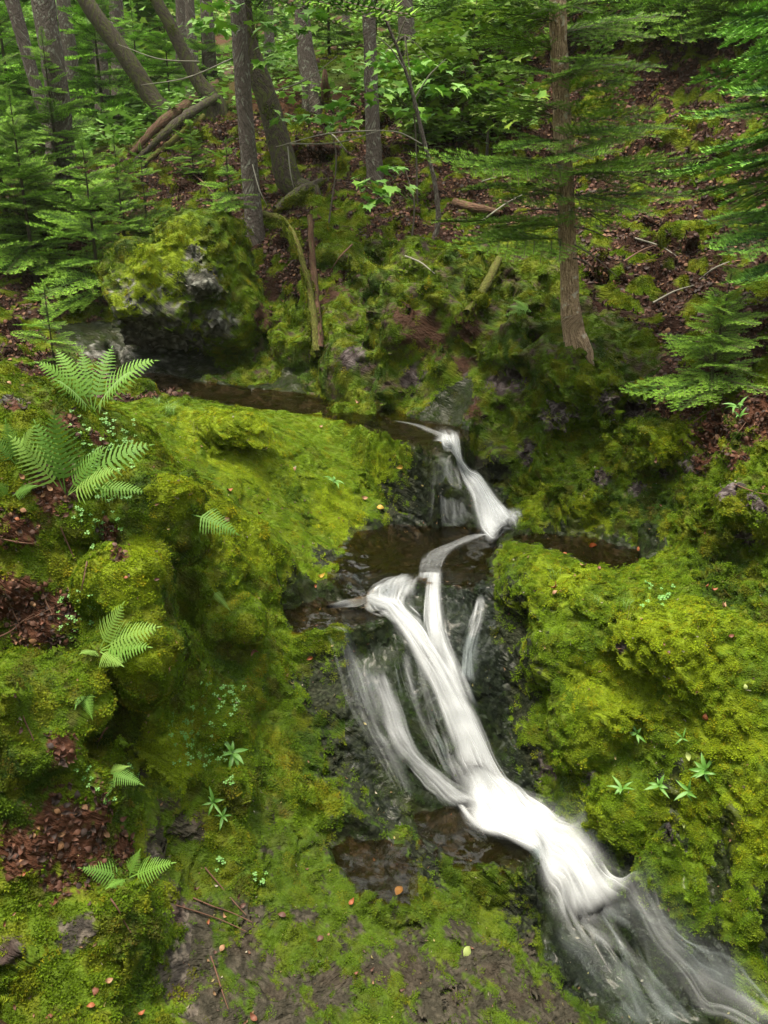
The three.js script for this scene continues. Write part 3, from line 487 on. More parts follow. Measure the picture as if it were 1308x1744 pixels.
// ---------------------------------------------------------------- conifer foliage: flat sprays of twigs set with needles
function spray(L, seed, step, nl, nw, tipCol, oldCol, spread = 0.42) {
  const r = rng(seed), tb = new TB();
  const twig = (p, d, len, depth, side) => {
    const n = Math.max(2, Math.round(len / step)); let q = p.clone(), dir = d.clone();
    const up = V(0, 1, 0), lat = dir.clone().cross(up).normalize();
    const subs = [];
    for (let i = 0; i < n; i++) {
      const t = i / n; dir.y -= (depth ? 0.012 : 0.35 * step / L * 0.9) * (t < 0.75 ? 1 : -1.4); dir.normalize();
      q.addScaledVector(dir, len / n);
      const fresh = t > 0.48 || depth > 1, c = fresh && (depth > 0 || t > 0.85) ? tipCol : oldCol, k = 0.75 + 0.5 * r();
      for (const [s, y] of [[-1, 0.15], [1, 0.15], [r() < 0.5 ? -0.4 : 0.4, 0.8]]) {
        const e = lat.clone().multiplyScalar(s).addScaledVector(up, y + (r() - .5) * 0.3).addScaledVector(dir, 0.75).normalize(), b = dir.clone().multiplyScalar(nw), l = nl * (0.75 + 0.5 * r());
        const cc = c.map(x => x * k), A = tb.v(q.x - b.x, q.y, q.z - b.z, cc), B = tb.v(q.x + b.x, q.y, q.z + b.z, cc), C = tb.v(q.x + e.x * l, q.y + e.y * l, q.z + e.z * l, cc);
        tb.t(A, B, C);
      }
      if (i % 6 === 0 && i + 6 <= n || i === n - 1) subs.push(q.clone());
    }
    { // the woody twig itself, three-sided
      const w = 0.0015 + 0.004 * len; let pr = null;
      for (const s of [p, ...subs]) { const a = tb.v(s.x, s.y, s.z + w, [0.06, 0.045, 0.03]), b = tb.v(s.x, s.y + w, s.z - w, [0.06, 0.045, 0.03]); if (pr) { tb.t(pr[0], a, pr[1]); tb.t(pr[1], a, b); } pr = [a, b]; }
    }
    if (depth < 2) {
      const gap = depth ? 0.05 : 0.072 * Math.max(0.7, L); const m = Math.floor(len / gap);
      for (let i = 1; i < m; i++) {
        const t = i / m, at = p.clone().lerp(q, t); at.y += 0.25 * (depth ? 0 : 0.18 * L * 4 * t * (1 - t) * 0.35);
        for (const s of [-1, 1]) {
          const sl = depth ? len * 0.36 * (1 - t) * (0.7 + 0.5 * r()) + 0.012 : spread * L * Math.pow(1 - t, 0.8) * (0.75 + 0.45 * r()) + 0.03;
          if (depth && sl < 0.025) continue;
          const e = d.clone().multiplyScalar(0.72).addScaledVector(lat, s * 0.75).addScaledVector(up, (r() - 0.55) * 0.25).normalize();
          twig(at, e, sl, depth + 1, s);
        }
      }
    }
  };
  twig(V(0, 0, 0), V(1, 0.12, 0).normalize(), L, 0, 1);
  return tb.geo();
}
const TIP = [0.18, 0.34, 0.04], OLD = [0.06, 0.135, 0.022], FTIP = [0.19, 0.40, 0.06], FOLD = [0.038, 0.105, 0.03];
const sprayFine = [spray(0.55, 1, 0.0085, 0.017, 0.0026, TIP, OLD), spray(0.55, 2, 0.0085, 0.017, 0.0026, TIP, OLD, 0.5), spray(0.8, 3, 0.009, 0.018, 0.0028, TIP, OLD)];
const sprayFir = [spray(0.55, 4, 0.0075, 0.02, 0.003, FTIP, FOLD), spray(0.7, 5, 0.008, 0.02, 0.003, FTIP, FOLD, 0.5)];
const sprayFar = [spray(0.6, 6, 0.018, 0.026, 0.005, TIP, OLD), spray(0.6, 7, 0.018, 0.026, 0.005, TIP, OLD, 0.5)];
console.log('spray tris', sprayFine.map(g => g.index.count / 3), sprayFar.map(g => g.index.count / 3));
const needleMat = std({ vertexColors: true, roughness: 0.6, specularIntensity: 0.2 });
function aim(geo, base, tip, L, twist, name, mat, parent) { // a bough from base to tip
  const m = part(name, geo, mat, parent), d = tip.clone().sub(base), l = d.length(), x = d.clone().normalize(), z = x.clone().cross(UPV).normalize(), y = z.clone().cross(x);
  const q = new THREE.Quaternion().setFromRotationMatrix(new THREE.Matrix4().makeBasis(x, y, z)); q.multiply(new THREE.Quaternion().setFromAxisAngle(V(1, 0, 0), twist));
  m.position.copy(base).sub(parent.position); m.quaternion.copy(q); const s = l / L; m.scale.set(s, Math.min(s, 1.2), lerp(s, 1, 0.4)); return m;
}
function boughMatrix(base, dir, s, twist) {
  const x = dir.clone().normalize(), z = x.clone().cross(UPV).normalize(), y = z.clone().cross(x), q = new THREE.Quaternion().setFromRotationMatrix(new THREE.Matrix4().makeBasis(x, y, z)); q.multiply(new THREE.Quaternion().setFromAxisAngle(V(1, 0, 0), twist));
  return new THREE.Matrix4().compose(base, q, V(s, s, s));
}
function youngSpruce(label, base, H, R, seed, { geos = sprayFar, group, lean = [0, 0], tint = [1, 1, 1], whorls } = {}) {
  const t = thing('young_spruce', label, 'spruce', base, group), r = rng(seed), sets = geos.map(() => []), cols = geos.map(() => []);
  part('trunk', tubeGeo([V(0, -0.1, 0), V(lean[0] * .5, H * .5, lean[1] * .5), V(lean[0], H, lean[1])], [0.012 * H + 0.006, 0.008 * H, 0.003], 7), barkDark, t);
  const W = whorls || Math.max(5, Math.round(H / 0.16));
  for (let i = 0; i < W; i++) {
    const f = (i + 0.5 * r()) / W, y0 = H * (0.06 + 0.92 * f), n = 3 + (r() * 4 | 0), a0 = r() * 6.28;
    for (let j = 0; j < n; j++) {
      const y = clamp(y0 + (r() - .5) * .16, .04, H), a = a0 + j / n * 6.28 + r() * 0.9, l = R * Math.pow(1 - f, 0.75) * (0.5 + 0.7 * r()) + 0.05, k = r() * geos.length | 0;
      sets[k].push(boughMatrix(V(lean[0] * f, y, lean[1] * f), V(Math.cos(a), -0.15 + 0.6 * f + (r() - .5) * 0.6, Math.sin(a)), l / 0.58, (r() - .5) * 0.5)); const v = 0.75 + 0.5 * r(); cols[k].push(tint.map(x => x * v));
    }
  }
  sets[0].push(boughMatrix(V(lean[0], H * 0.94, lean[1]), V(0.05, 1, 0.02), H * 0.1 / 0.55, 0)); cols[0].push(tint);
  geos.forEach((g, k) => inst('foliage', g, needleMat, sets[k], cols[k], t));
  return t;
}
// ---------------------------------------------------------------- broad leaves
function mapleLeaf() { // five pointed lobes, folded along the middle
  const tb = new TB(), P = [[0, 0], [-.18, .06], [-.42, -.02], [-.36, .18], [-.55, .42], [-.28, .42], [-.2, .62], [-.1, .58], [0, .98]], fold = x => 0.22 * Math.abs(x) - 0.3 * x * x;
  const L = P.map(([x, z]) => tb.v(x, fold(x) - 0.12 * z * z, z)), R = P.map(([x, z]) => tb.v(-x, fold(x) - 0.12 * z * z, z)), c = tb.v(0, -0.02, 0.3);
  for (let i = 0; i < P.length - 1; i++) { tb.t(c, L[i], L[i + 1]); tb.t(c, R[i + 1], R[i]); }
  return tb.geo();
}
const mapleGeo = mapleLeaf();
const mapleMats = [[0.15, 0.34, 0.035], [0.11, 0.28, 0.03], [0.2, 0.40, 0.04]].map(c => std({ color: rgb(...c), roughness: 0.6, transmission: 0.45, thickness: 0, specularIntensity: 0.4 }));
const leafyMat = std({ color: 0xffffff, roughness: 0.7, transmission: 0.45, thickness: 0, specularIntensity: 0.3 });
function leafCluster(seed, n, size) { // a flat leafy twig, about 0.45 m
  const r = rng(seed), gs = [];
  for (let i = 0; i < n; i++) {
    const a = r() * 6.28, R = 0.24 * Math.sqrt(r()), g = mapleGeo.clone(), s = size * (0.7 + 0.6 * r());
    g.applyMatrix4(new THREE.Matrix4().compose(V(Math.cos(a) * R, (r() - .5) * 0.09 - R * .2, Math.sin(a) * R), new THREE.Quaternion().setFromEuler(new THREE.Euler(0.5 * r() - 0.1, -a + 1.57 + (r() - .5), (r() - .5) * 0.7)), V(s, s, s))); gs.push(g);
  }
  return mergeGeometries(gs);
}
const clusters = [leafCluster(1, 13, 0.1), leafCluster(2, 10, 0.12), leafCluster(3, 16, 0.08)];
function broadleaf(name, label, base, H, crown, seed, { group, dense = 60, size = 1, tint = [0.10, 0.23, 0.03], stem = 0.02, mat = barkGrey, cat = 'tree', y0 = 0.3 } = {}) {
  const t = thing(name, label, cat, base, group), r = rng(seed), sets = clusters.map(() => []), cols = clusters.map(() => []), top = V((r() - .5) * H * 0.15, H, (r() - .5) * H * 0.15);
  part('trunk', tubeGeo([V(0, -0.15, 0), V((r() - .5) * .1 * H, H * .5, (r() - .5) * .1 * H), top], [stem * 1.3, stem, stem * 0.35], 7), mat, t);
  const limbs = [];
  for (let i = 0; i < Math.max(5, dense / 10); i++) {
    const f = y0 + (1 - y0) * (i + r()) / Math.max(5, dense / 10), a = r() * 6.28, R = crown * (1.15 - 0.7 * f) * (0.6 + 0.6 * r()), b = top.clone().multiplyScalar(f), e = b.clone().add(V(Math.cos(a) * R, R * (0.25 + 0.3 * r()), Math.sin(a) * R));
    limbs.push(tubeGeo([b, b.clone().lerp(e, .5).add(V(0, R * .06, 0)), e], [stem * .4, stem * .28, stem * .12], 5));
    for (let j = 0; j < 10; j++) { const q = b.clone().lerp(e, 0.3 + 0.75 * r()).add(V((r() - .5) * R * 0.5, (r() - .5) * R * 0.25, (r() - .5) * R * 0.5)), k = r() * 3 | 0, s = size * (0.8 + 0.5 * r()), v = 0.65 + 0.7 * r(), w = 0.85 + 0.4 * r();
      sets[k].push(new THREE.Matrix4().compose(q, new THREE.Quaternion().setFromEuler(new THREE.Euler((r() - .5) * .6, r() * 6.28, (r() - .5) * .6)), V(s, s, s))); cols[k].push([tint[0] * v * w, tint[1] * v, tint[2] * v]); }
  }
  for (const g of limbs) part('limb', g, mat, t);
  clusters.forEach((g, k) => inst('crown', g, leafyMat, sets[k], cols[k], t));
  return t;
}
// ---------------------------------------------------------------- trees: trunk path in the photo, at the distance of its foot; crowns reach far above the frame
const crownR = rng(404);
function treeAt(name, label, px, D, mat, { group, up = 7, moss, crown = 'conifer', from = 3.2, flare = 0.5, seg = 12, rough = 0.1, cat = 'tree', boughs = 60, reach = 1.5, sink = .25 } = {}) {
  const pts = px.map(([u, v, w, d = 0]) => PD(u, v, D + d)), rad = px.map(([u, v, w, d = 0]) => w / FOC * (D + d) / 2 * 1.05), base = pts[0].clone(), t = thing(name, label, cat, base, group);
  const a = pts[pts.length - 2], b = pts[pts.length - 1], dir = b.clone().sub(a).normalize().lerp(UPV, 0.55).normalize();
  if (up) { pts.push(b.clone().addScaledVector(dir, up * .4), b.clone().addScaledVector(dir.lerp(UPV, .5).normalize(), up)); rad.push(rad[rad.length - 1] * 0.8, 0.015); }
  part('trunk', tubeGeo([base.clone().add(V(0, -sink, 0)), ...pts].map(p => p.clone().sub(base)), [rad[0] * 1.1, ...rad], seg, rough, 7, D * 3.1, flare), mat, t);
  if (up && crown === 'conifer') {
    const top = pts[pts.length - 1], low = pts[pts.length - 3], sets = [[], []], cols = [[], []], r = crownR;
    boughs = Math.round(boughs * .14); for (let i = 0; i < boughs; i++) { const f = i / boughs, y = lerp(from, top.y, f), q = clamp((y - low.y) / (top.y - low.y)), p = low.clone().lerp(top, q); p.y = y; const an = r() * 6.28, l = reach * (1.1 - f) * (0.6 + 0.6 * r()), k = i & 1; sets[k].push(boughMatrix(p.sub(base), V(Math.cos(an), -0.15, Math.sin(an)), l / 0.6, (r() - .5) * .6)); const v = .7 + .5 * r(); cols[k].push([v, v, v]); }
    sprayFar.forEach((g, k) => inst('crown', g, needleMat, sets[k], cols[k], t));
  } else if (up && crown === 'leaf') {
    const sets = clusters.map(() => []), cols = clusters.map(() => []), r = crownR, top = pts[pts.length - 1], low = pts[pts.length - 3];
    for (let i = 0; i < boughs * .2; i++) { const f = r(), p = low.clone().lerp(top, 0.35 + 0.65 * f), R = reach * Math.sqrt(r()), an = r() * 6.28, k = r() * 3 | 0; p.add(V(Math.cos(an) * R, (r() - .3) * reach * .7, Math.sin(an) * R)).sub(base); const s = 1.1 + r(); sets[k].push(new THREE.Matrix4().compose(p, new THREE.Quaternion().setFromEuler(new THREE.Euler((r() - .5) * .7, r() * 6.28, (r() - .5) * .7)), V(s, s, s))); const v = .7 + .6 * r(); cols[k].push([.09 * v, .2 * v, .03 * v]); }
    clusters.forEach((g, k) => inst('crown', g, leafyMat, sets[k], cols[k], t));
  }
  return t;
}
const Dof = (u, v) => -hit(u, v).z;
const dMain = Dof(978, 592) + .05, d5 = Dof(432, 412), d6 = Dof(500, 335), d8 = Dof(637, 300);
console.log('trunk distances', dMain, d5, d6, d8, Dof(110, 350), Dof(285, 200), Dof(355, 175), Dof(520, 170));
const mainSpruce = treeAt('spruce_tree', 'spruce with straight tan stringy trunk and green boughs above the right-hand rock bank', [[980, 592, 36], [973, 535, 31], [967, 420, 27], [962, 300, 26], [955, 150, 25], [950, 0, 24]], dMain, barkTan, { up: 6, from: 5, flare: 0.45, sink: .2, rough: 0.12, seg: 22, boughs: 50 });
treeAt('lichened_tree', 'upright slim grey trunk with pale lichen rising from the back of the grey-faced boulder', [[436, 415, 32], [430, 350, 27], [418, 200, 24], [404, 0, 22]], d5, barkGrey, { up: 7, from: 4.6, boughs: 60, rough: 0.09 });
treeAt('leaning_tree', 'bent trunk with mossy swollen foot just behind the slim lichened trunk', [[530, 330, 34], [500, 325, 44], [480, 260, 36], [455, 170, 32], [425, 80, 26], [412, 0, 24]], d6, barkDark, { up: 5, from: 5, boughs: 30, rough: 0.12, crown: 'leaf' });
treeAt('straight_tree', 'thin straight grey trunk on the slope between the lichened trunk and the tan spruce', [[638, 300, 26], [634, 200, 21], [628, 0, 18]], d8, barkGrey, { up: 7, from: 5, boughs: 60 });
treeAt('ridge_tree', 'grey trunk standing on the mossy ridge right behind the bent tree', [[535, 168, 34], [522, 100, 26], [512, 0, 21]], Dof(535, 172), barkGrey, { up: 7, from: 5.5, boughs: 60 });
treeAt('ridge_tree', 'pale grey trunk high on the slope behind the bright maple leaves', [[702, 180, 28], [697, 90, 26], [688, 0, 23]], Dof(702, 184), barkGrey, { up: 7, from: 6, boughs: 60 });
treeAt('curved_tree', 'curved brown trunk with green mossy foot leaning over the fallen logs', [[292, 202, 34], [268, 182, 30], [235, 128, 25], [195, 70, 24], [140, -10, 22]], Dof(292, 204), barkDark, { up: 5, crown: 'leaf', boughs: 50, from: 6 });
treeAt('dark_curved_tree', 'dark curving trunk rooted at the top end of the fallen logs', [[368, 178, 26], [345, 150, 22], [315, 95, 19], [288, 40, 18], [262, -10, 17]], Dof(366, 180), barkDark, { up: 5, crown: 'leaf', boughs: 50, from: 6 });
treeAt('old_tree', 'thick grey trunk with rough lichened bark among the young spruces in the misty hollow', [[122, 372, 34], [108, 250, 33], [92, 120, 32], [72, -10, 34]], Dof(122, 372), barkGrey, { up: 6, crown: 'leaf', boughs: 60, rough: 0.14, from: 6 });
treeAt('leaning_sapling', 'slender leaning trunk crossing behind the thick lichened trunk in the hollow', [[86, 235, 16], [62, 150, 17], [40, 70, 19], [18, -10, 20]], 10.4, barkGrey, { up: 5, crown: 'leaf', boughs: 30, from: 6 });
for (const [u, v, w, D, du, tone] of [[132, 200, 22, 14, -26, 0], [160, 190, 13, 17, -10, 0], [175, 150, 18, 15, -6, 0], [206, 150, 22, 16, -10, 0], [222, 120, 16, 19, -12, 0], [312, 75, 17, 16, -4, 0], [328, 100, 15, 15, -6, 0], [358, 130, 20, 13.5, -8, 0], [118, 150, 11, 21, -16, 0], [250, 150, 12, 22, -8, 0], [45, 190, 14, 18, -14, 0], [12, 200, 16, 20, -10, 0], [460, 95, 14, 16, -4, 0], [590, 70, 12, 17, -2, 0], [60, 180, 10, 24, -6, 0], [280, 90, 11, 24, -3, 0]])
  treeAt('background_tree', 'pale slim trunk in the misty woods beyond the ridge and fallen logs', [[u, v + 45, w * 1.3], [u + du * .4, v * .55, w], [u + du, -10, w * .9]], D, barkGrey, { up: 6, boughs: 8, crown: D % 2 ? 'leaf' : 'conifer', from: 8, seg: 8, group: 'trunks in the misty background', reach: 1.8 });
// roots and boughs of the tan spruce
for (const [a, b, c, w] of [[[976, 552], [998, 592], [1012, 622], 24]]) {
  const q = w / FOC * dMain, p = [PD(...a, dMain - .01).add(V(0, -.01, 0)), hit(...b).add(V(0, -q * .1, 0)), hit(...c).add(V(0, -q * .2, 0))]; part('root', tubeGeo(p.map(x => x.sub(mainSpruce.position)), [q * .6, q * .45, .006], 9, .2), barkTan, mainSpruce);
}
const BOUGHS = [[958, 300, 705, 262, -.5], [962, 318, 800, 320, -.35], [965, 390, 742, 372, -.4], [966, 410, 768, 418, -.55], [958, 250, 830, 215, .1], [955, 200, 800, 185, .2], [955, 130, 835, 110, -.2], [953, 80, 770, 75, .35], [952, 40, 850, 20, -.25], [962, 300, 1160, 298, -.3], [964, 330, 1120, 365, -.45], [960, 260, 1090, 230, -.1], [957, 200, 1075, 160, -.3], [955, 150, 1050, 60, -.15], [954, 120, 1130, 110, .2], [952, 60, 1100, 10, -.1], [957, 230, 1160, 215, .35], [951, 20, 1060, -30, -.3], [951, 20, 840, -20, -.4], [957, 240, 860, 255, -.5], [966, 350, 1050, 390, -.3], [960, 290, 1200, 270, .1], [964, 360, 860, 400, -.2], [958, 262, 1010, 268, -.7], [955, 160, 1090, 130, -.35], [953, 110, 1060, 95, -.4], [952, 70, 1120, 60, -.15], [956, 220, 1130, 190, -.2], [955, 190, 870, 165, -.35], [953, 90, 820, 50, -.1], [960, 280, 780, 290, -.55], [962, 300, 1080, 290, -.5], [964, 340, 1180, 330, -.2], [958, 240, 1060, 215, -.45], [951, 10, 1010, 20, -.4], [954, 140, 1000, 110, -.45], [963, 330, 850, 345, -.45], [951, 30, 780, 10, .1], [952, 60, 1160, 20, .2], ];
BOUGHS.forEach(([u0, v0, u1, v1, dz], i) => {
  const a = PD(u0, v0, dMain), b = PD(u1, v1, dMain + dz), l = a.distanceTo(b), k = l > 0.72 ? 2 : i % 2; aim(sprayFine[k], a, b, k === 2 ? 0.8 : 0.55, (i % 3 - 1) * 0.25, 'bough', needleMat, mainSpruce);
});
for (const [u0, v0, u1, v1, dz, w] of [[958, 20, 895, 28, -.1, 6], [958, 120, 905, 128, .1, 4], [964, 385, 1045, 410, -.2, 3], [965, 410, 1050, 470, -.25, 3], [962, 360, 870, 365, -.25, 3], [966, 440, 1010, 455, -.2, 3]]) part('dead_branch', tubeGeo([PD(u0, v0, dMain), PD((u0 + u1) / 2, (v0 + v1) / 2 - 6, dMain + dz / 2), PD(u1, v1, dMain + dz)].map(p => p.sub(mainSpruce.position)), [w / 500, w / 700, 0.002], 6), w > 5 ? paleTwig : twigMat, mainSpruce);
// fir whose boughs reach in beside it
{
  const base = V(2.75, hAt(2.75, -5.6), -5.6), t = thing('fir_tree', 'fir reaching in with dense blue-green boughs tipped bright green', 'fir', base);
  part('trunk', tubeGeo([V(0, -.2, 0), V(0, 1.5, 0), V(.05, 4.5, 0)], [.07, .06, .02], 10), barkGrey, t);
  [[1170, 200, -.4], [1140, 290, -.5], [1180, 130, -.2], [1210, 60, .0], [1160, 330, -.1], [1230, 30, -.5], [1250, 160, -.8], [1215, 250, -.7], [1240, 340, -.6], [1230, 430, -.7], [1265, 280, -.9], [1270, 90, -.7], [1250, 390, -.2], [1270, 480, -.8], [1290, 220, -.5], [1200, 380, .1]].forEach(([u, v, dz], i) => {
    const b = PD(u, v, 5.5 + dz), a = V(base.x, b.y + 0.12, base.z).lerp(b, 0.28); aim(sprayFir[i % 2], a, b, i % 2 ? .7 : .55, (i % 3 - 1) * .35 + .2, 'bough', needleMat, t);
    aim(sprayFir[(i + 1) % 2], V(base.x, b.y + .3, base.z), b.clone().lerp(a, .45).add(V(0, .1, .1)), i % 2 ? .55 : .7, .2, 'bough', needleMat, t);
  });
}
// young spruces
const onG = (x, z, dy = 0) => V(x, hAt(x, z) + dy, z);
const atPx = (u, v) => hit(u, v);
youngSpruce('young spruce growing from the leafy bank under the fir boughs', atPx(1205, 672), 0.66, 0.4, 61, { geos: [sprayFine[0], sprayFine[1]], whorls: 14, lean: [.05, -.03] });
{ const p = PY(92, 612, 2.0); p.y = hAt(p.x, p.z); youngSpruce('small pale green spruce sapling standing behind the tall fern', p, PD(80, 488, -p.z).y - p.y, 0.36, 62, { geos: [sprayFine[0], sprayFine[1]], whorls: 7, tint: [1.25, 1.25, 1.3] }); }
[[60, 470, 1.55, .75, 0], [165, 455, 1.35, .7, -.4], [215, 440, 1.1, .55, .2], [20, 430, 1.9, .8, .6], [120, 440, 1.7, .75, .9], [255, 430, .8, .42, .4]].forEach(([u, v, H, R, dz], i) => { const b = PD(u, v, 8.4 + dz); youngSpruce('feathery young spruce in the dim hollow below the thick lichened trunk', onG(b.x, b.z), H, R, 70 + i, { geos: sprayFar, group: 'young spruces in the hollow', tint: [.95, .95, .95] }); });
[[290, 175, 1.2, .6, 13], [240, 190, 1.5, .7, 14], [180, 230, 2.0, .9, 13], [30, 260, 2.3, 1, 12.5], [440, 95, 1.1, .6, 13.6], [350, 160, .9, .5, 13.4], [60, 230, 2.6, 1, 15], [140, 200, 2.2, .9, 16.5]].forEach(([u, v, H, R, D], i) => { const b = PD(u, v, D); youngSpruce('green young spruce in the light beyond the ridge and fallen logs', onG(b.x, b.z), H, R, 90 + i, { group: 'young spruces beyond the ridge', tint: [1.15, 1.2, 1.1] }); });
[[330, 300, .5, .3, 9.6], [392, 365, .55, .26, 8.6]].forEach(([u, v, H, R, D], i) => { const p = hit(u, v); youngSpruce(['tiny spruce seedling on the mossy slope under the fallen logs', 'thin spruce seedling standing just left of the slim lichened trunk\'s foot'][i].replace("just left of", "beside"), p, H, R, 110 + i, { geos: sprayFar, whorls: 5 }); });
[[860, 60, 1.6, .8, 11.8], [1010, 110, 1.6, .8, 10.4], [1150, 90, 1.5, .8, 9.6], [1280, 60, 1.6, .9, 9.2], [790, 40, 1.4, .7, 12.5], [640, 60, 1.3, .6, 13.5], [560, 60, 1.6, .7, 14], [930, -20, 2, .9, 12.5], [1100, -20, 2, 1, 11.5]].forEach(([u, v, H, R, D], i) => { const b = PD(u, v, D); youngSpruce('dark young spruce on the shaded upper slope behind the tan trunk', onG(b.x, b.z), H, R, 130 + i, { group: 'young spruces on the upper slope', tint: [.9, .9, .9] }); });
// leafy trees that close the view up the hollow
const bgR = rng(55);
for (let i = 0; i < 38; i++) {
  const u = -140 + (i % 5 ? 470 : 640) * bgR(), D = 16.5 + 20 * bgR() ** 1.1, b = PD(u, 200, D), p = onG(b.x, b.z, -.05);
  broadleaf('young_broadleaf_tree', 'bright leafy young tree in the misty woods beyond the fallen logs', p, Math.max(1.3, CAMY + .144 * D - p.y + .2 + .8 * bgR()), .8 + 0.035 * D, 300 + i, { group: 'leafy trees beyond the ridge', dense: 60, size: 1.1 + D * 0.035, tint: bgR() < .5 ? [.25, .42, .06] : [.17, .35, .05], stem: .03, y0: .12 });
}
for (const [u, v, D, H, R] of [[745, 190, 10.2, 1.1, .7], [800, 150, 10.6, 1.2, .7], [690, 150, 11, 1.1, .6], [850, 120, 11.2, 1.1, .6], [785, 215, 9.7, .9, .6], [830, 245, 9.3, .8, .55], [715, 240, 9.7, .8, .5]]) { const b = PD(u, v, D); broadleaf('leafy_bush', 'low yellow-green leafy bush on the slope behind the tan trunk\'s boughs', onG(b.x, b.z), H * .75, R, Math.round(u + v), { group: 'bright bushes on the slope', dense: 60, size: .8, tint: [.15, .28, .025], stem: .012, cat: 'bush', y0: .1 }); }
{ // low green plants covering the ground beyond the ridge
  const r = rng(818), sets = [[], [], []], cols = [[], [], []];
  for (let i = 0; i < 1500; i++) { const D = 11.5 + 20 * r() ** 1.5, x = (-.46 + .75 * r() ** 1.3) * D, z = -D, k = i % 3, s = .5 + .5 * r() + D * .02, v = .7 + .6 * r(); if (fbm(x * .5, 8, z * .5, 2) < -.12) continue; sets[k].push(new THREE.Matrix4().compose(V(x, hAt(x, z) + .12 + .2 * r(), z), new THREE.Quaternion().setFromEuler(new THREE.Euler((r() - .5) * .7, r() * 6.28, (r() - .5) * .7)), V(s, s, s))); cols[k].push([.17 * v, .34 * v, .05 * v]); }
  clusters.forEach((g, k) => tag(inst('ground_plants', g, leafyMat, sets[k], cols[k]), 'low leafy green plants carpeting the ground beyond the ridge', 'undergrowth', 'undergrowth'));
}
// maple saplings with leaves one can pick out
function maple(label, D, stem, leaves, w, seed) {
  const base = PD(stem[0][0], stem[0][1], D), t = thing('maple_sapling', label, 'maple sapling', base), r = rng(seed);
  part('stem', tubeGeo(stem.map(([u, v, d = 0]) => PD(u, v, D + d).sub(base)), [w, w * .8, w * .5], 7), twigMat, t);
  for (const [u, v, n, sp, s = 0.1] of leaves) {
    const c = PD(u, v, D - 0.15), q = PD(...stem[stem.length - 1].slice(0, 2), D).lerp(base.clone().add(V(0, .2, 0)), .25); let best = q, bd = 1e9; for (const [a, b, d = 0] of stem) { const p = PD(a, b, D + d); const e = p.distanceTo(c); if (e < bd) { bd = e; best = p; } }
    part('twig', tubeGeo([best, best.clone().lerp(c, .5).add(V(0, .02, 0)), c].map(p => p.clone().sub(base)), [w * .35, w * .25, .0015], 5), twigMat, t);
    for (let i = 0; i < n * 1.6; i++) { const a = r() * 6.28, R = 1.15 * sp / FOC * D * Math.sqrt(r()), m = part('leaf', mapleGeo, mapleMats[r() * 3 | 0], t), k = s * (.75 + .5 * r()); m.position.copy(c).add(V(Math.cos(a) * R, (r() - .5) * R * .5, Math.sin(a) * R * .7)).sub(base); m.rotation.set(.55 * r() + .15, r() * 6.28, (r() - .5) * .6, 'YXZ'); m.scale.setScalar(k); }
  }
}
maple('maple sapling with big drooping leaves near the thin dark stem on the slope', 7.3, [[700, 420], [705, 340], [690, 290]], [[655, 325, 12, 34], [625, 305, 6, 20], [640, 340, 6, 22], [672, 285, 6, 22]], .008, 1);
maple('maple sapling spreading flat bright leaves between two upright grey trunks', 8.1, [[560, 380], [572, 260], [555, 205]], [[545, 200, 12, 40], [500, 195, 8, 30], [590, 210, 8, 30], [610, 165, 10, 40], [575, 175, 8, 30]], .007, 2);
maple('tall bright maple with leaves beside the thin dark leaning stem', 8.6, [[712, 400], [706, 200], [690, 60]], [[690, 110, 16, 45], [720, 150, 16, 45], [660, 150, 12, 40], [740, 110, 12, 40], [640, 110, 8, 35], [700, 190, 10, 45], [770, 150, 12, 40], [655, 90, 8, 30], [740, 190, 8, 40]], .009, 3);
maple('maple twig with light leaves hanging beside the top of the lichened trunk', 7.6, [[445, -40], [400, -10], [372, 10]], [[378, 12, 8, 30], [365, 45, 7, 26], [350, 35, 4, 22], [520, 18, 6, 24], [515, 48, 4, 16], [475, 75, 7, 24], [450, 105, 4, 16], [440, 40, 5, 20]], .006, 4);
// dead sapling, snags, logs, thin branches
function stick(name, label, cat, pts, rad, mat, group, seg = 8, rough = .24) { const b = pts[0].clone(), m = part(numbered(name), tubeGeo(pts.map(p => p.clone().sub(b)), rad, seg, rough, 9, pts[0].x * 3), mat, scene); m.position.copy(b); return tag(m, label, cat, group); }
{
  const D = 7.6; const t = thing('dead_sapling', 'thin dark leaning dead stem with lichened bark and bare side twigs on the slope', 'sapling', PD(728, 425, D)), b = t.position;
  part('stem', tubeGeo([[728, 425], [745, 390], [740, 310], [722, 240], [700, 150], [672, 70], [640, 0], [600, -60]].map(([u, v]) => PD(u, v, D).sub(b)), [.026, .022, .018, .016, .014, .012, .01, .005], 8, .15), barkGrey, t);
  for (const [u0, v0, u1, v1] of [[718, 245, 640, 222], [640, 222, 470, 250], [705, 170, 760, 100], [690, 120, 640, 60], [675, 75, 700, 20]]) part('twig', tubeGeo([PD(u0, v0, D), PD((u0 + u1) / 2, (v0 + v1) / 2 - 8, D - .1), PD(u1, v1, D - .15)].map(p => p.sub(b)), [.006, .005, .002], 5), paleTwig, t);
}
stick('snag', 'mossy leaning dead stick standing against the bank below the bent tree', 'dead stick', [hit(540, 590).add(V(0, -.03, .04)), PD(528, 500, 6.85), PD(505, 410, 6.95), PD(488, 378, 7.2)], [.032, .026, .02, .012], barkMoss);
stick('snag', 'upright broken dead stick with bare wood tip beside the mossy leaning stick', 'dead stick', [hit(540, 585).add(V(0.02, -.03, .02)), PD(535, 480, 6.95), PD(528, 366, 7.05)], [.035, .03, .02], barkRot);
stick('fallen_log', 'upper long brown fallen log lying across the ridge', 'log', [hit(402, 128).add(V(0, .1, .1)), hit(345, 190).add(V(0, .16, .12)), hit(280, 236).add(V(0, .16, .12)), hit(226, 268).add(V(0, .04, .05))], [.065, .06, .055, .03], barkRot);
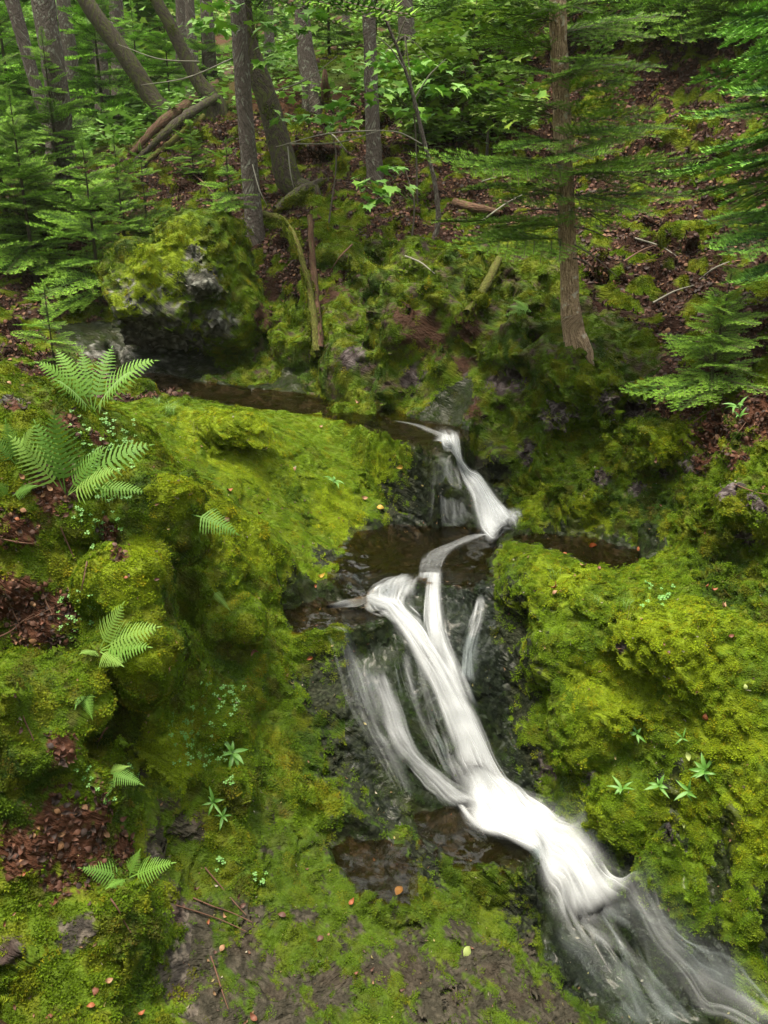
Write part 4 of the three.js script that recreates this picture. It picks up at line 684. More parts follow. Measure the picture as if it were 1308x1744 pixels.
stick('fallen_log', 'dark peeling fallen log lying just below the long brown log', 'log', [hit(372, 182).add(V(0, .1, .12)), hit(310, 224).add(V(0, .1, .12)), hit(230, 282).add(V(0, .03, .04))], [.05, .05, .025], barkDark);
stick('fallen_log', 'mossy thin pole under the two bigger fallen logs', 'log', [hit(350, 205).add(V(0, .04, .05)), hit(300, 245).add(V(0, .05, .05)), hit(244, 288).add(V(0, .04, .05))], [.035, .035, .02], barkMoss);
stick('mossy_log', 'short mossy log lying behind the foot of the bent tree', 'log', [hit(470, 362).add(V(0, .03, .03)), hit(510, 338).add(V(0, .06, .05)), hit(548, 312).add(V(0, .03, .03))], [.03, .05, .02], barkDark);
stick('rotten_branch', 'brown rotten branch piece on the red-brown slope beside the tan spruce', 'branch', [hit(775, 345), PD(810, 355, Dof(800, 355) - .03), hit(850, 362)], [.035, .04, .028], barkRot);
stick('stump', 'broken pale snag stump on the ridge between the grey trunks', 'stump', [hit(556, 175).add(V(0, -.05, 0)), PD(554, 140, 11), PD(553, 118, 11)], [.06, .045, .02], barkRot);
stick('mossy_root', 'mossy root curving down the bank beside the slim lichened trunk', 'root', [PD(450, 365, d5 + .1), PD(482, 375, d5 - .1), PD(497, 400, d5 - .35), PD(505, 430, d5 - .5)], [.032, .028, .024, .018], barkMoss);
stick('mossy_branch', 'mossy fallen branch leaning on the earth bank above the small upper falls', 'branch', [hit(795, 540).add(V(0, .03, .03)), PD(825, 490, Dof(825, 490) - .08), PD(850, 440, Dof(850, 440) - .02)], [.028, .032, .026], barkMoss);
for (const [a, b] of [[[340, 105], [200, 75]], [[395, 100], [240, 145]], [[430, 280], [455, 350]], [[495, 245], [655, 220]], [[470, 155], [575, 95]], [[490, 250], [500, 320]]]) stick('bare_twig', 'thin bare lichened twig stretching between the trunks on the slope', 'twig', [PD(...a, 8), PD((a[0] + b[0]) / 2, (a[1] + b[1]) / 2 + 10, 7.9), PD(...b, 7.9)], [.006, .005, .002], paleTwig, 'bare twigs between the trunks', 5);
function mossOn(mesh, per, size, tint, share = 1) { // moss on wood
  const P = mesh.geometry.attributes.position, N = mesh.geometry.attributes.normal, r = mossR, o = mesh.getWorldPosition(V(0, 0, 0));
  for (let i = 0; i < P.count; i++) for (let k = 0; k < per; k++) { const x = P.getX(i) + o.x, y = P.getY(i) + o.y, z = P.getZ(i) + o.z; if (N.getY(i) < .1 + .5 * n3(x * 4, y * 4, z * 4) || r() > share) continue; const v = .7 + .6 * r(); mossAt.push([x + (r() - .5) * size, y + (r() - .5) * size, z + (r() - .5) * size, N.getX(i), N.getY(i), N.getZ(i), size * (.7 + .6 * r()), tint[0] * v, tint[1] * v, tint[2] * v, 1]); }
}
for (const o of [...scene.children]) if (/^(mossy_|snag$)/.test(o.name) && o.userData.category.match(/log|root|branch|stick/)) mossOn(o, 5, .02, [.09, .12, .014]);
for (const o of [...scene.children]) if (/^(leaning_tree|curved_tree|dark_curved_tree)/.test(o.name)) mossOn(o.children[0], 1, .026, [.08, .11, .014], .6);
// unseen spruces added round the viewpoint to keep low sky light off the ravine
for (const [x, z, H, R] of [[-5.5, -2.2, 11, 2.2], [-5, 2.8, 12, 2.4], [-1.5, 5.5, 12, 2.6], [3, 5, 12, 2.6], [6.4, .6, 12, 2.4], [-8, .5, 12, 2.4], [8, 3, 12, 2.5]]) {
  const b = onG(x, z), t = thing('added_spruce', 'unseen tall spruce added round the ravine to block low sky light', 'spruce', b, 'unseen spruces added round the viewpoint'), r = rng(Math.round(x * 31 + z * 17 + 900)), sets = [[], []], cols = [[], []];
  part('trunk', tubeGeo([V(0, -.3, 0), V(0, H * .5, 0), V(.1, H, 0)], [.16, .1, .02], 9), barkGrey, t);
  for (let i = 0; i < 80; i++) { const f = i / 80, a = i * 2.4 + r(), l = R * (1.05 - f) * (.8 + .4 * r()); sets[i & 1].push(boughMatrix(V(0, H * (.06 + .93 * f), 0), V(Math.cos(a), -.2, Math.sin(a)), l / .6, (r() - .5) * .5)); const v = .7 + .4 * r(); cols[i & 1].push([v, v, v]); }
  sprayFar.forEach((g, k) => inst('foliage', g, needleMat, sets[k], cols[k], t));
}
// ---------------------------------------------------------------- ferns
const fernMats = [[0.13, 0.27, 0.035], [0.10, 0.22, 0.03], [0.17, 0.30, 0.05]].map(c => std({ color: rgb(...c), roughness: 0.65, transmission: 0.35, thickness: 0, specularIntensity: 0.35 }));
function frondGeo(a, b, face, wide, arch, seed) { // stalk from a to b, toothed leaflets in pairs either side, the blade turned to face
  const tb = new TB(), r = rng(seed), L = a.distanceTo(b), mid = a.clone().lerp(b, .5).addScaledVector(face, arch * L), cv = new THREE.QuadraticBezierCurve3(a, mid, b), n = 17;
  const leaf = (p, d, nrm, len, w) => { // one leaflet with teeth
    const s = d.clone().cross(nrm).normalize(), k = 6; let prev = null;
    for (let i = 0; i <= k; i++) { const t = i / k, q = p.clone().addScaledVector(d, len * t).addScaledVector(nrm, -len * .22 * t * t), ww = w * (1 - t) ** .7 * (i % 2 ? 1.15 : .62) + .0006, A = tb.v(q.x + s.x * ww, q.y + s.y * ww, q.z + s.z * ww), B = tb.v(q.x, q.y, q.z), C = tb.v(q.x - s.x * ww, q.y - s.y * ww, q.z - s.z * ww); if (prev) { tb.t(prev[0], A, prev[1]); tb.t(prev[1], A, B); tb.t(prev[1], B, prev[2]); tb.t(prev[2], B, C); } prev = [A, B, C]; }
  };
  let pv = null;
  for (let i = 0; i <= n; i++) {
    const t = i / n, p = cv.getPoint(t), d = cv.getTangent(t), s = d.clone().cross(face).normalize(), nr = s.clone().cross(d).normalize(), w = .0022 * (1 - t) + .0006;
    const A = tb.v(p.x + s.x * w, p.y + s.y * w, p.z + s.z * w), B = tb.v(p.x - s.x * w, p.y - s.y * w, p.z - s.z * w); if (pv) { tb.t(pv[0], A, pv[1]); tb.t(pv[1], A, B); } pv = [A, B];
    const f = (t - .2) / .8; if (f < 0) continue;
    const len = wide * L * (f < .12 ? .75 + f * 2 : Math.pow(1 - f, .75)) * (.9 + .2 * r()) + .004;
    for (const q of [-1, 1]) leaf(p, s.clone().multiplyScalar(q).addScaledVector(d, .35 + .2 * f).addScaledVector(nr, (r() - .5) * .12).normalize(), nr, len, Math.min(.42 * L * .8 / n, .22 * len + .001));
  }
  leaf(cv.getPoint(1), cv.getTangent(1), face, .02, .003);
  return tb.geo();
}
let fs = 900;
function fern(label, bu, bv, tips, wide = .3, mi = 0, lift = 0) {
  const b = hit(bu, bv), t = thing('fern', label, 'fern', b), nb = normalAt(b, .08);
  for (const [u, v, dz = 0.1, ar = 0.12, w = wide] of tips) {
    const D = -b.z - dz, e = PD(u, v, D), tip = e.sub(b), face = V(0, 1, .75).addScaledVector(nb, .3).normalize();
    part('frond', frondGeo(V(0, -.01, 0), tip, face, w, ar, fs++), fernMats[(mi + (fs % 3 ? 0 : 1)) % 3], t);
  }
}
fern('tall bright fern standing at the top edge of the mossy outcrop', 158, 700, [[66, 618, .1, .3], [98, 598, -.1, .25], [190, 592, -.2, .2], [264, 614, 0, .35], [228, 634, .2, .2], [140, 600, -.15, .15], [96, 648, .2, .2]], .26, 0);
fern('upright pale fern growing above the brown leaves on the outcrop', 112, 842, [[92, 702, .02, .03, .36], [20, 745, .05, .18], [60, 720, -.05, .1], [255, 758, .0, .25], [195, 800, .1, .1], [175, 765, 0, .15]], .3, 1);
fern('single arching fern frond hanging over the clover on the outcrop', 152, 830, [[246, 838, .06, .14]], .26, 0);
fern('lone blue-green fern frond on the outcrop edge facing the smooth ledge', 325, 872, [[402, 908, .05, .22]], .34, 0);
fern('low fern with spread fronds below the clover patch on the outcrop face', 168, 1105, [[208, 1030, .0, .06], [268, 1068, .06, .14], [252, 1102, .1, .1], [140, 1112, .1, .1], [206, 1132, .12, .06]], .3, 2);
fern('dark drooping fern in the hollow under the outcrop overhang', 182, 1312, [[136, 1352, .08, .18], [238, 1334, .05, .2], [150, 1306, .02, .12], [214, 1306, 0, .12], [178, 1358, .12, .1]], .3, 1);
fern('small bright fern on the ridge between leafy ledge and striped slab', 218, 1492, [[292, 1470, .03, .12], [140, 1478, .04, .15], [236, 1452, -.02, .06], [186, 1510, .08, .1]], .3, 0);
fern('fern tip poking from beside the brown leaf hollow', 18, 842, [[56, 828, .02, .1], [-10, 822, .05, .1]], .3, 0);
fern('feathery pale fern on the bare stone side of the outcrop', 30, 790, [[-20, 740, .03, .1], [55, 730, .05, .12], [10, 720, 0, .1]], .28, 1);
fern('tiny fern dangling from the dirt under the outcrop lip', 140, 1170, [[155, 1218, .05, .1], [130, 1200, .06, .1], [120, 1225, .05, .05]], .3, 0);
fern('small withered pale frond stuck to the outcrop slope', 360, 1000, [[388, 1035, .03, .05]], .2, 2);
fern('small green fern on the dark bank beside the tan spruce foot', 905, 528, [[868, 522, .03, .15], [878, 512, .0, .1], [862, 536, .04, .05]], .3, 0);
// clover-like leaves, three to a stalk
function trefoil() { const tb = new TB(); for (let k = 0; k < 3; k++) { const a = k * 2.094, c = Math.cos(a), s = Math.sin(a), P = [[.05, 0], [.45, -.38], [.85, -.36], [.78, 0], [.85, .36], [.45, .38]].map(([x, y]) => tb.v(x * c - y * s, .35 * x - .25 * Math.abs(y) - .25 * x * x, x * s + y * c)); tb.t(P[0], P[1], P[3]); tb.t(P[1], P[2], P[3]); tb.t(P[0], P[3], P[5]); tb.t(P[3], P[4], P[5]); } return tb.geo(); }
const tre = trefoil(), sorrelMat = std({ color: rgb(.12, .31, .05), roughness: .6, transmission: .3, thickness: 0 });
const sorrelR = rng(71);
for (const [label, spots] of [
  ['patch of small clover leaves around the upright pale fern', [[160, 740, 40, 26], [205, 745, 30, 16], [215, 790, 25, 10], [175, 780, 20, 8]]],
  ['patch of clover leaves under the arching frond on the outcrop', [[150, 860, 35, 16], [185, 890, 30, 18], [160, 920, 22, 8], [205, 850, 20, 8]]],
  ['patch of round clover leaves beside the low spread fern', [[130, 1040, 30, 20], [120, 1075, 22, 12], [145, 1020, 22, 8]]],
  ['bright patch of clover leaves on the yellow moss nearest the stream', [[365, 1205, 40, 26], [340, 1260, 45, 28], [310, 1250, 30, 14], [395, 1195, 22, 10], [350, 1290, 26, 8]]],
  ['few clover leaves by the dark fern under the overhang', [[140, 1330, 18, 7], [180, 1358, 18, 8], [225, 1320, 12, 5]]],
  ['few small clover leaves on the thin moss of the striped slab', [[378, 1475, 12, 6], [440, 1500, 14, 9], [390, 1330, 12, 5]]],
  ['clover leaves on the crown of the bright green boulder', [[1115, 1020, 26, 14], [1135, 1012, 12, 6]]]]) {
  const c0 = hit(spots[0][0], spots[0][1]), t = thing('clover_patch', label, 'clover', c0), gs = [], st = [];
  for (const [u, v, sp, n] of spots) for (let i = 0; i < n; i++) { const p = hit(u + (sorrelR() - .5) * 2 * sp, v + (sorrelR() - .5) * 2 * sp), s = .0085 + .006 * sorrelR(), h = .01 + .02 * sorrelR(); p.sub(c0); st.push(new THREE.CylinderGeometry(.0006, .0006, h + .01, 3).toNonIndexed().translate(p.x, p.y + h / 2, p.z)); p.y += h; const g = tre.clone(); g.applyMatrix4(onto(p, V((sorrelR() - .5) * .6, 1, .35 + (sorrelR() - .5) * .5).normalize(), s, sorrelR() * 6.28)); gs.push(g); }
  part('leaves', mergeGeometries(gs), sorrelMat, t); part('stalks', mergeGeometries(st), sorrelMat, t);
}
// small plants with lance-shaped leaves
const lance = (() => { const tb = new TB(); for (let i = 0; i <= 6; i++) { const t = i / 6, w = .2 * Math.sin(Math.PI * Math.pow(t, .75)), y = .45 * t - .5 * t * t; tb.v(t, y + .25 * w, -w); tb.v(t, y, 0); tb.v(t, y + .25 * w, w); } for (let i = 0; i < 6; i++) for (let j = 0; j < 2; j++) { const a = i * 3 + j; tb.t(a, a + 3, a + 1); tb.t(a + 1, a + 3, a + 4); } return tb.geo(); })();
const herbMat = std({ color: rgb(.10, .26, .03), roughness: .55, transmission: .3, thickness: 0 });
const herbR = rng(17);
for (const [u, v, n, px, label] of [[1205, 1305, 9, 32, 'star-shaped herb, tallest of the little plants on the green boulder'], [1180, 1345, 5, 28, 'small herb just below the tallest herb on the green boulder'], [1125, 1338, 6, 26, 'middle-sized herb with upright leaves on the green boulder face'], [1062, 1348, 6, 26, 'low wide herb on the green boulder closest to the falls'], [1085, 1245, 5, 24, 'two-leaved sprig in a dip of the green boulder face'], [366, 1362, 6, 26, 'small dark herb on the mossy lip above the striped slab'], [375, 1390, 5, 22, 'tiny herb at the lower edge of the mossy lip'], [390, 1280, 8, 34, 'grassy-leaved herb beside the bright clover patch'], [565, 825, 7, 22, 'small grassy herb on the broad smooth ledge'], [1165, 1255, 4, 16, 'little bright sprig high on the green boulder face'], [1265, 700, 5, 26, 'bright little seedling in the brown leaves below the young spruce'], [1262, 715, 4, 20, 'tiny seedling at the foot of the bright seedling'], [640, 1000, 0, 0, '']]) {
  if (!n) continue; const b = hit(u, v), t = thing('herb', label, 'plant', b), nb = normalAt(b, .06), L = px / FOC * b.distanceTo(camera.position);
  part('stem', tubeGeo([V(0, -.01, 0), nb.clone().multiplyScalar(L * .35), nb.clone().multiplyScalar(L * .5).add(V(0, L * .15, 0))], [.0018, .0015, .001], 5), herbMat, t);
  for (let i = 0; i < n; i++) { const m = part('leaf', lance, herbMat, t), a = i / n * 6.28 + herbR(); m.quaternion.setFromUnitVectors(UPV, nb.clone().lerp(UPV, .4).normalize()); m.quaternion.multiply(new THREE.Quaternion().setFromEuler(new THREE.Euler(0, a, -.1 + .9 * herbR(), 'YXZ'))); m.position.copy(nb).multiplyScalar(L * (.25 + .3 * i / n)); m.scale.set(L * (.5 + .6 * herbR()), L * (.6 + .8 * herbR()), L * (.36 + .25 * herbR())); }
}
// grass tufts
const grassMat = std({ color: rgb(.13, .27, .04), roughness: .6, transmission: .25, thickness: 0 }), strawMat = std({ color: rgb(.32, .29, .15), roughness: .8 });
for (const [u, v, n, hpx, label, straw] of [[290, 705, 34, 30, 'tuft of fine grass hanging on the end of the broad ledge'], [265, 690, 20, 26, 'second tuft of grass at the ledge end beside the mossy stone'], [335, 738, 6, 26, 'few dry straw stalks on the broad ledge', 1], [1070, 1035, 16, 26, 'grass tuft on the crown of the green boulder'], [945, 985, 14, 34, 'thin grass beside the dead leaf on the green boulder'], [1075, 1050, 5, 34, 'dry straw stalks on the crown of the green boulder', 1], [1018, 1025, 12, 22, 'little grass star on the green boulder']]) {
  const b = hit(u, v), t = thing('grass_tuft', label, 'grass', b), tb = new TB();
  for (let i = 0; i < n; i++) { const a = herbR() * 6.28, l = hpx / FOC * b.length() * (.6 + .8 * herbR()), o = V((herbR() - .5) * .05, 0, (herbR() - .5) * .05), d = V(Math.cos(a), 0, Math.sin(a)), s = V(-d.z, 0, d.x).multiplyScalar(.0012); let pr = null; for (let k = 0; k < 5; k++) { const q = k / 4, p = o.clone().addScaledVector(d, l * .6 * q * q * (straw ? .3 : 1)).add(V(0, l * (q - .55 * q * q * (straw ? .1 : 1)), 0)), w = 1 - q * .9, A = tb.v(p.x + s.x * w, p.y, p.z + s.z * w), B = tb.v(p.x - s.x * w, p.y, p.z - s.z * w); if (pr) { tb.t(pr[0], A, pr[1]); tb.t(pr[1], A, B); } pr = [A, B]; } }
  part('blades', tb.geo(), straw ? strawMat : grassMat, t);
}
// single fallen leaves one can count
const leafMats = [[.2, .06, .018], [.12, .04, .02], [.34, .22, .03], [.07, .03, .02], [.22, .12, .06], [.2, .25, .07]].map(c => std({ color: rgb(...c), roughness: .65 }));
const LV = { 'orange-brown dead leaf lying on the bright green boulder': [[962, 945, 0], [947, 1003, 0], [993, 968, 4], [1018, 972, 1], [1200, 1003, 0], [1212, 1008, 0], [1232, 1038, 4], [1243, 1085, 1], [1060, 1105, 4], [1203, 1220, 0], [1185, 1175, 1], [946, 1010, 4], [1140, 1112, 3]],
  'pale leaf scrap on the bright green boulder': [[1165, 1403, 5], [1175, 1290, 5], [1300, 1470, 5], [1270, 1170, 5]],
  'dead leaf lying on the broad smooth ledge': [[683, 795, 2], [648, 865, 2], [536, 1000, 0], [545, 985, 2], [440, 878, 0], [388, 838, 0], [455, 855, 3], [385, 885, 4], [620, 850, 4], [545, 730, 4], [500, 800, 4], [610, 690, 4]],
  'brown dead leaf lying on the striped slab': [[378, 1616, 4], [352, 1578, 0], [405, 1530, 3], [598, 1538, 0], [410, 1545, 3], [605, 1660, 1], [630, 1655, 3], [360, 1625, 3], [430, 1735, 1], [330, 1520, 3], [310, 1550, 3], [480, 1560, 3], [240, 1730, 0], [380, 1565, 4], [545, 1600, 3], [680, 1690, 3]],
  'brown leaf on the dark shaggy rock in front of the ledge': [[42, 1485, 0], [5, 1580, 1], [160, 1690, 1], [180, 1675, 4], [85, 1735, 1], [155, 1715, 0], [20, 1560, 4]],
  'dead leaf on the tall ferny outcrop': [[215, 985, 0], [85, 835, 4], [30, 885, 0], [430, 1105, 1], [527, 1120, 0], [265, 985, 3], [195, 930, 3], [20, 1185, 3], [35, 1245, 3], [60, 1030, 4], [75, 1060, 1], [110, 820, 0], [15, 655, 4]],
  'reddish leaf on the layered rock bank': [[1090, 935, 0], [1010, 930, 0], [1150, 800, 1], [1115, 785, 3], [1220, 745, 4], [1295, 835, 4], [1200, 905, 1]] };
const lvR = rng(23);
for (const label in LV) for (const [u, v, k] of LV[label]) { const p = hit(u, v), n = normalAt(p, .05).add(V((lvR() - .5) * .5, .2, (lvR() - .5) * .5)).normalize(), m = part(numbered('fallen_leaf'), leafGeos[lvR() * 3 | 0], leafMats[k], scene), s = (.02 + .022 * lvR()) * Math.min(1.5, p.distanceTo(camera.position) / 4); m.matrix.copy(onto(p.addScaledVector(n, .014), n, s, lvR() * 6.28)); m.matrix.decompose(m.position, m.quaternion, m.scale); tag(m, label, 'leaf', label.replace(/^\S+ /, '') + 's'.slice(0, 0)); }
for (const [u, v, k, label] of [[680, 1517, 2, 'bright yellow leaf at the edge of the brown puddle'], [795, 1620, 5, 'large pale green leaf lying on the striped slab']]) { const p = hit(u, v), n = normalAt(p, .05), m = part(numbered('fallen_leaf'), leafGeos[1], leafMats[k], scene); m.matrix.copy(onto(p.addScaledVector(n, .012), n, .055, 1)); m.matrix.decompose(m.position, m.quaternion, m.scale); tag(m, label, 'leaf'); }
// dead twigs on the ground
{ const r = rng(99); const spots = [[20, 1070, 110, 1030], [0, 1090, 60, 1050], [10, 1010, 40, 1080], [75, 1015, 95, 1060], [150, 960, 140, 1010], [330, 1530, 430, 1570], [300, 1540, 420, 1585], [350, 1480, 420, 1560], [360, 1630, 390, 1720], [190, 1530, 225, 1590], [0, 920, 60, 930], [105, 900, 130, 960], [1250, 830, 1308, 845], [1230, 770, 1270, 720], [1180, 720, 1240, 690], [185, 1240, 165, 1270], [40, 1220, 60, 1265]];
  for (const [a, b, c, d] of spots) { const n = 4, pts = [...Array(n).keys()].map(i => hit(lerp(a, c, i / (n - 1)), lerp(b, d, i / (n - 1)) + (r() - .5) * 5).add(V(0, .012, .008))); stick('dead_twig', 'dead brown twig lying on the leaf-strewn rock', 'twig', pts, [.0035, .003, .0025, .0015], brownTwig, 'dead twigs on the rocks', 5); }
  for (const [a, b, c, d] of [[690, 440, 740, 470], [600, 420, 560, 470], [820, 380, 900, 330], [1060, 450, 1120, 420], [1110, 520, 1180, 490], [870, 300, 780, 330], [1080, 410, 1150, 440], [330, 300, 370, 340], [1190, 480, 1240, 450], [560, 230, 590, 260]]) stick('fallen_branch', 'thin fallen branch lying on the brown slope', 'branch', [hit(a, b).add(V(0, .02, .02)), hit((a + c) / 2, (b + d) / 2).add(V(0, .04, .03)), hit(c, d).add(V(0, .02, .02))], [.008, .006, .003], r() < .5 ? brownTwig : paleTwig, 'fallen branches on the slope', 6); }

// ---------------------------------------------------------------- water
const poolMat = std({ color: rgb(.62, .5, .38), roughness: .06, transmission: 1, thickness: 0, ior: 1.33 });
for (const p of POOLS) {
  const tb = new TB(), s = .02, ids = {}, nx = Math.ceil((p.x1 - p.x0) / s), nz = Math.ceil((p.z1 - p.z0) / s);
  for (let k = 0; k <= nz; k++) for (let i = 0; i <= nx; i++) { const x = p.x0 + i * s, z = p.z0 + k * s; if (polyDist(p.xz, x, z) < (SPILL.some(([q, w]) => Math.hypot(x - q.x, z - q.z) < w) ? -.02 : .07)) ids[k * 4096 + i] = tb.v(x, p.y + .0035 * n3(x * 9, 1, z * 9) + .0018 * n3(x * 24, 4, z * 24), z, null, x, z); }
  for (let k = 0; k < nz; k++) for (let i = 0; i < nx; i++) { const a = ids[k * 4096 + i], b = ids[k * 4096 + i + 1], c = ids[k * 4096 + 4097 + i], d = ids[k * 4096 + 4096 + i]; if (a !== undefined && b !== undefined && c !== undefined && d !== undefined) { tb.t(a, c, b); tb.t(a, d, c); } }
  struct(p.n, tb.geo(), poolMat);
}
const foamMat = std({ color: 0xffffff, vertexColors: true, transparent: true, roughness: .55, specularIntensity: .4, depthWrite: false });
const filmMat = std({ color: rgb(.8, .84, .84), roughness: .17, specularIntensity: .14, transmission: 1, thickness: 0, ior: 1.33 });
// a run of water down the rock: stations [u, v, width px, whiteness] in the photo laid on the bed; film = clear water, else white strands
const poolLift = (x, z, y, up) => { for (const p of POOLS) if (x > p.x0 && x < p.x1 && z > p.z0 && z < p.z1 && polyDist(p.xz, x, z) < .0) y = Math.max(y, p.y + up); return y; };
const topCache = new Map();
const topAt = (i, k) => { // height of the rock itself at a grid point, knobs included
  const key = i * 100003 + k; let y = topCache.get(key); if (y !== undefined) return y;
  const x = i * .02, z = k * .02; y = hAt(x, z) + .14; let n = 0; while (field(x, y, z) > 0 && n++ < 28) y -= .012; let lo = y, hi = y + .012; for (let q = 0; q < 3; q++) { const m = (lo + hi) / 2; if (field(x, m, z) > 0) hi = m; else lo = m; }
  topCache.set(key, lo); return lo;
};
const surf = (x, z) => { const fx = x / .02, fz = z / .02, i = Math.floor(fx), k = Math.floor(fz), a = fx - i, b = fz - k; return lerp(lerp(topAt(i, k), topAt(i + 1, k), a), lerp(topAt(i, k + 1), topAt(i + 1, k + 1), a), b); };
function course(st, wide) {
  const P = st.map(([u, v, w, al], i) => {
    const a = st[Math.max(0, i - 1)], b = st[Math.min(st.length - 1, i + 1)], l = Math.hypot(b[0] - a[0], b[1] - a[1]), nx = -(b[1] - a[1]) / l, ny = (b[0] - a[0]) / l, c = hit(u, v), k = c.distanceTo(camera.position) / FOC;
    const dir = PD(u + nx * w / 2, v + ny * w / 2, -c.z).sub(PD(u - nx * w / 2, v - ny * w / 2, -c.z)); dir.y = 0; // across the flow, level
    return { c, h: dir.setLength(w * k / 2 * wide), al };
  });
  const cc = new THREE.CatmullRomCurve3(P.map(p => p.c)), hc = new THREE.CatmullRomCurve3(P.map(p => p.h)), len = cc.getLength();
  return { P, len, at: s => { const tt = cc.getUtoTmapping(clamp(s)), ai = tt * (P.length - 1), ak = Math.min(P.length - 2, ai | 0); return { c: cc.getPoint(tt), h: hc.getPoint(tt), al: lerp(P[ak].al, P[ak + 1].al, ai - ak) }; } };
}
function threads(st, n, seed, rise = .02, bulge = .03, wide = 1.15, soft = .3) { // feathery strands of white water, each its own soft ribbon, thinning out at both ends
  const C = course(st, wide), r = rng(seed * 131 + 7), tb = new TB();
  for (let i = 0; i < n; i++) {
    const g = (r() + r() + r()) / 1.5 - 1, t0 = g * .95, dr = (r() - .5) * .5, thin = r() < .58, w = thin ? .03 + .07 * r() : .12 + .35 * r() ** 2, s0 = r() * 1.1 - .25, L = .2 + .5 * r(), up = rise * (.4 + r()), A = soft * (.4 + .8 * r()) * (thin ? 1.5 : .95), ns = Math.max(8, Math.ceil(C.len * L / .014)), nt = 6, o = tb.p.length / 3, ph = r() * 20;
    const ys = [], row = [];
    for (let k = 0; k <= ns; k++) {
      const f = k / ns, s = s0 + L * f, q = C.at(s), t = t0 + dr * (f - .5) + .06 * n3(s * C.len * 3, ph, seed), W = q.h.length();
      for (let j = 0; j <= nt; j++) {
        const e = j / nt * 2 - 1, tt = t + e * w * (.5 + .8 * f), x = q.c.x + q.h.x * tt, z = q.c.z + q.h.z * tt, y = poolLift(x, z, Math.max(surf(x, z) + .012, lerp(surf(x, z), q.c.y, .3) + up) + bulge * Math.max(0, 1 - tt * tt) * (1 - .4 * e * e), .006);
        ys.push(y); const out = s < 0 || s > 1 ? 0 : 1; row.push([x, z, clamp(A * q.al) * (1 - e * e) * sst(0, .35, f) * sst(1, .55, f) * sst(0, .1, s) * sst(1, .88, s) * sst(1.15, .7, Math.abs(tt)) * out]);
      }
    }
    for (let p = 0; p < 4; p++) for (let k = 1; k < ns; k++) for (let j = 0; j <= nt; j++) { const a = k * (nt + 1) + j; ys[a] = (ys[a - nt - 1] + 2 * ys[a] + ys[a + nt + 1]) / 4; }
    row.forEach(([x, z, a], k) => tb.v(x, ys[k], z, [.68, .72, .75, a]));
    for (let k = 0; k < ns; k++) for (let j = 0; j < nt; j++) { const a = o + k * (nt + 1) + j, b = a + nt + 1; tb.t(a, b, a + 1); tb.t(a + 1, b, b + 1); }
  }
  return tb.geo();
}
function run(st, { layers = 2, seed = 1, rise = .02, bulge = .03, film = false, fx = 55, thin = 0, fade = .14 } = {}) {
  const C = course(st, film ? 1 : 1.12), P = C.P, len = C.len, ns = Math.ceil(len / .012), wmax = Math.max(...P.map(p => p.h.length())) * 2, nt = Math.max(6, Math.ceil(wmax / (film ? .012 : .0035)));
  const tbs = [];
  for (let q = 0; q < layers; q++) {
    const tb = new TB(), ys = [];
    for (let i = 0; i <= ns; i++) {
      const s = i / ns, { c, h, al } = C.at(s), W = h.length();
      for (let j = 0; j <= nt; j++) {
        const t = j / nt * 2 - 1, x = c.x + h.x * t, z = c.z + h.z * t, tw = t * lerp(W, wmax / 2, .45), wv = .02 * n3(s * len * 3, t * 2, seed);
        const k1 = n3((tw + wv) * fx * (film ? 1 : 1.1), s * len * .9, seed * 7 + q * 3), k2 = n3b((tw + wv) * fx * 3.5, s * len * 1.4, seed * 5 + q), k3 = n3((tw + wv) * fx * .35, s * len * 2.5, seed + 40 + q);
        const yb = Math.max(surf(x, z), lerp(surf(x, z), c.y, .35)); let y = yb + rise * (q + 1) + bulge * (1 - t * t) * (q + 1) / layers + (film ? .003 * k1 + .006 * k3 : .0012 * k1 + .006 * k3); y = poolLift(x, z, y, .004 + .004 * q);
        ys.push(y);
        const a = film ? 1 : clamp(al * (.58 + .17 * k1 + .07 * k2 + .4 * k3) - thin * .7) * sst(1.0, .0, Math.abs(t) + .22 * k3 + .1 * k1) * .22 * sst(0, fade, s) * sst(1, .7, s);
        const kk = 1; tb.v(x, 0, z, film ? null : [.66 * kk, .7 * kk, .73 * kk, a], tw, s * len);
      }
    }
    for (let p = 0; p < (film ? 3 : 9); p++) for (let i = 1; i < ns; i++) for (let j = 0; j <= nt; j++) { const o = i * (nt + 1) + j; ys[o] = (ys[o - nt - 1] + 2 * ys[o] + ys[o + nt + 1]) / 4; }
    ys.forEach((y, o) => tb.p[o * 3 + 1] = y);
    for (let i = 0; i < ns; i++) for (let j = 0; j < nt; j++) { const a = i * (nt + 1) + j, b = a + nt + 1; tb.t(a, b, a + 1); tb.t(a + 1, b, b + 1); }
    tbs.push(tb.geo());
  }
  return mergeGeometries(tbs);
}
// clear sheets first
struct('falling_water', mergeGeometries([
  run([[700, 990, 250, 1], [715, 1080, 260, 1], [730, 1180, 270, 1], [770, 1290, 250, 1], [820, 1390, 230, 1]], { layers: 1, film: true, rise: .012, bulge: .006, seed: 3, fx: 26 }),
  run([[860, 1370, 190, 1], [940, 1470, 180, 1], [1010, 1570, 210, 1], [1090, 1660, 270, 1], [1200, 1770, 330, 1]], { layers: 1, film: true, rise: .02, bulge: .01, seed: 5, fx: 24 })]), filmMat);
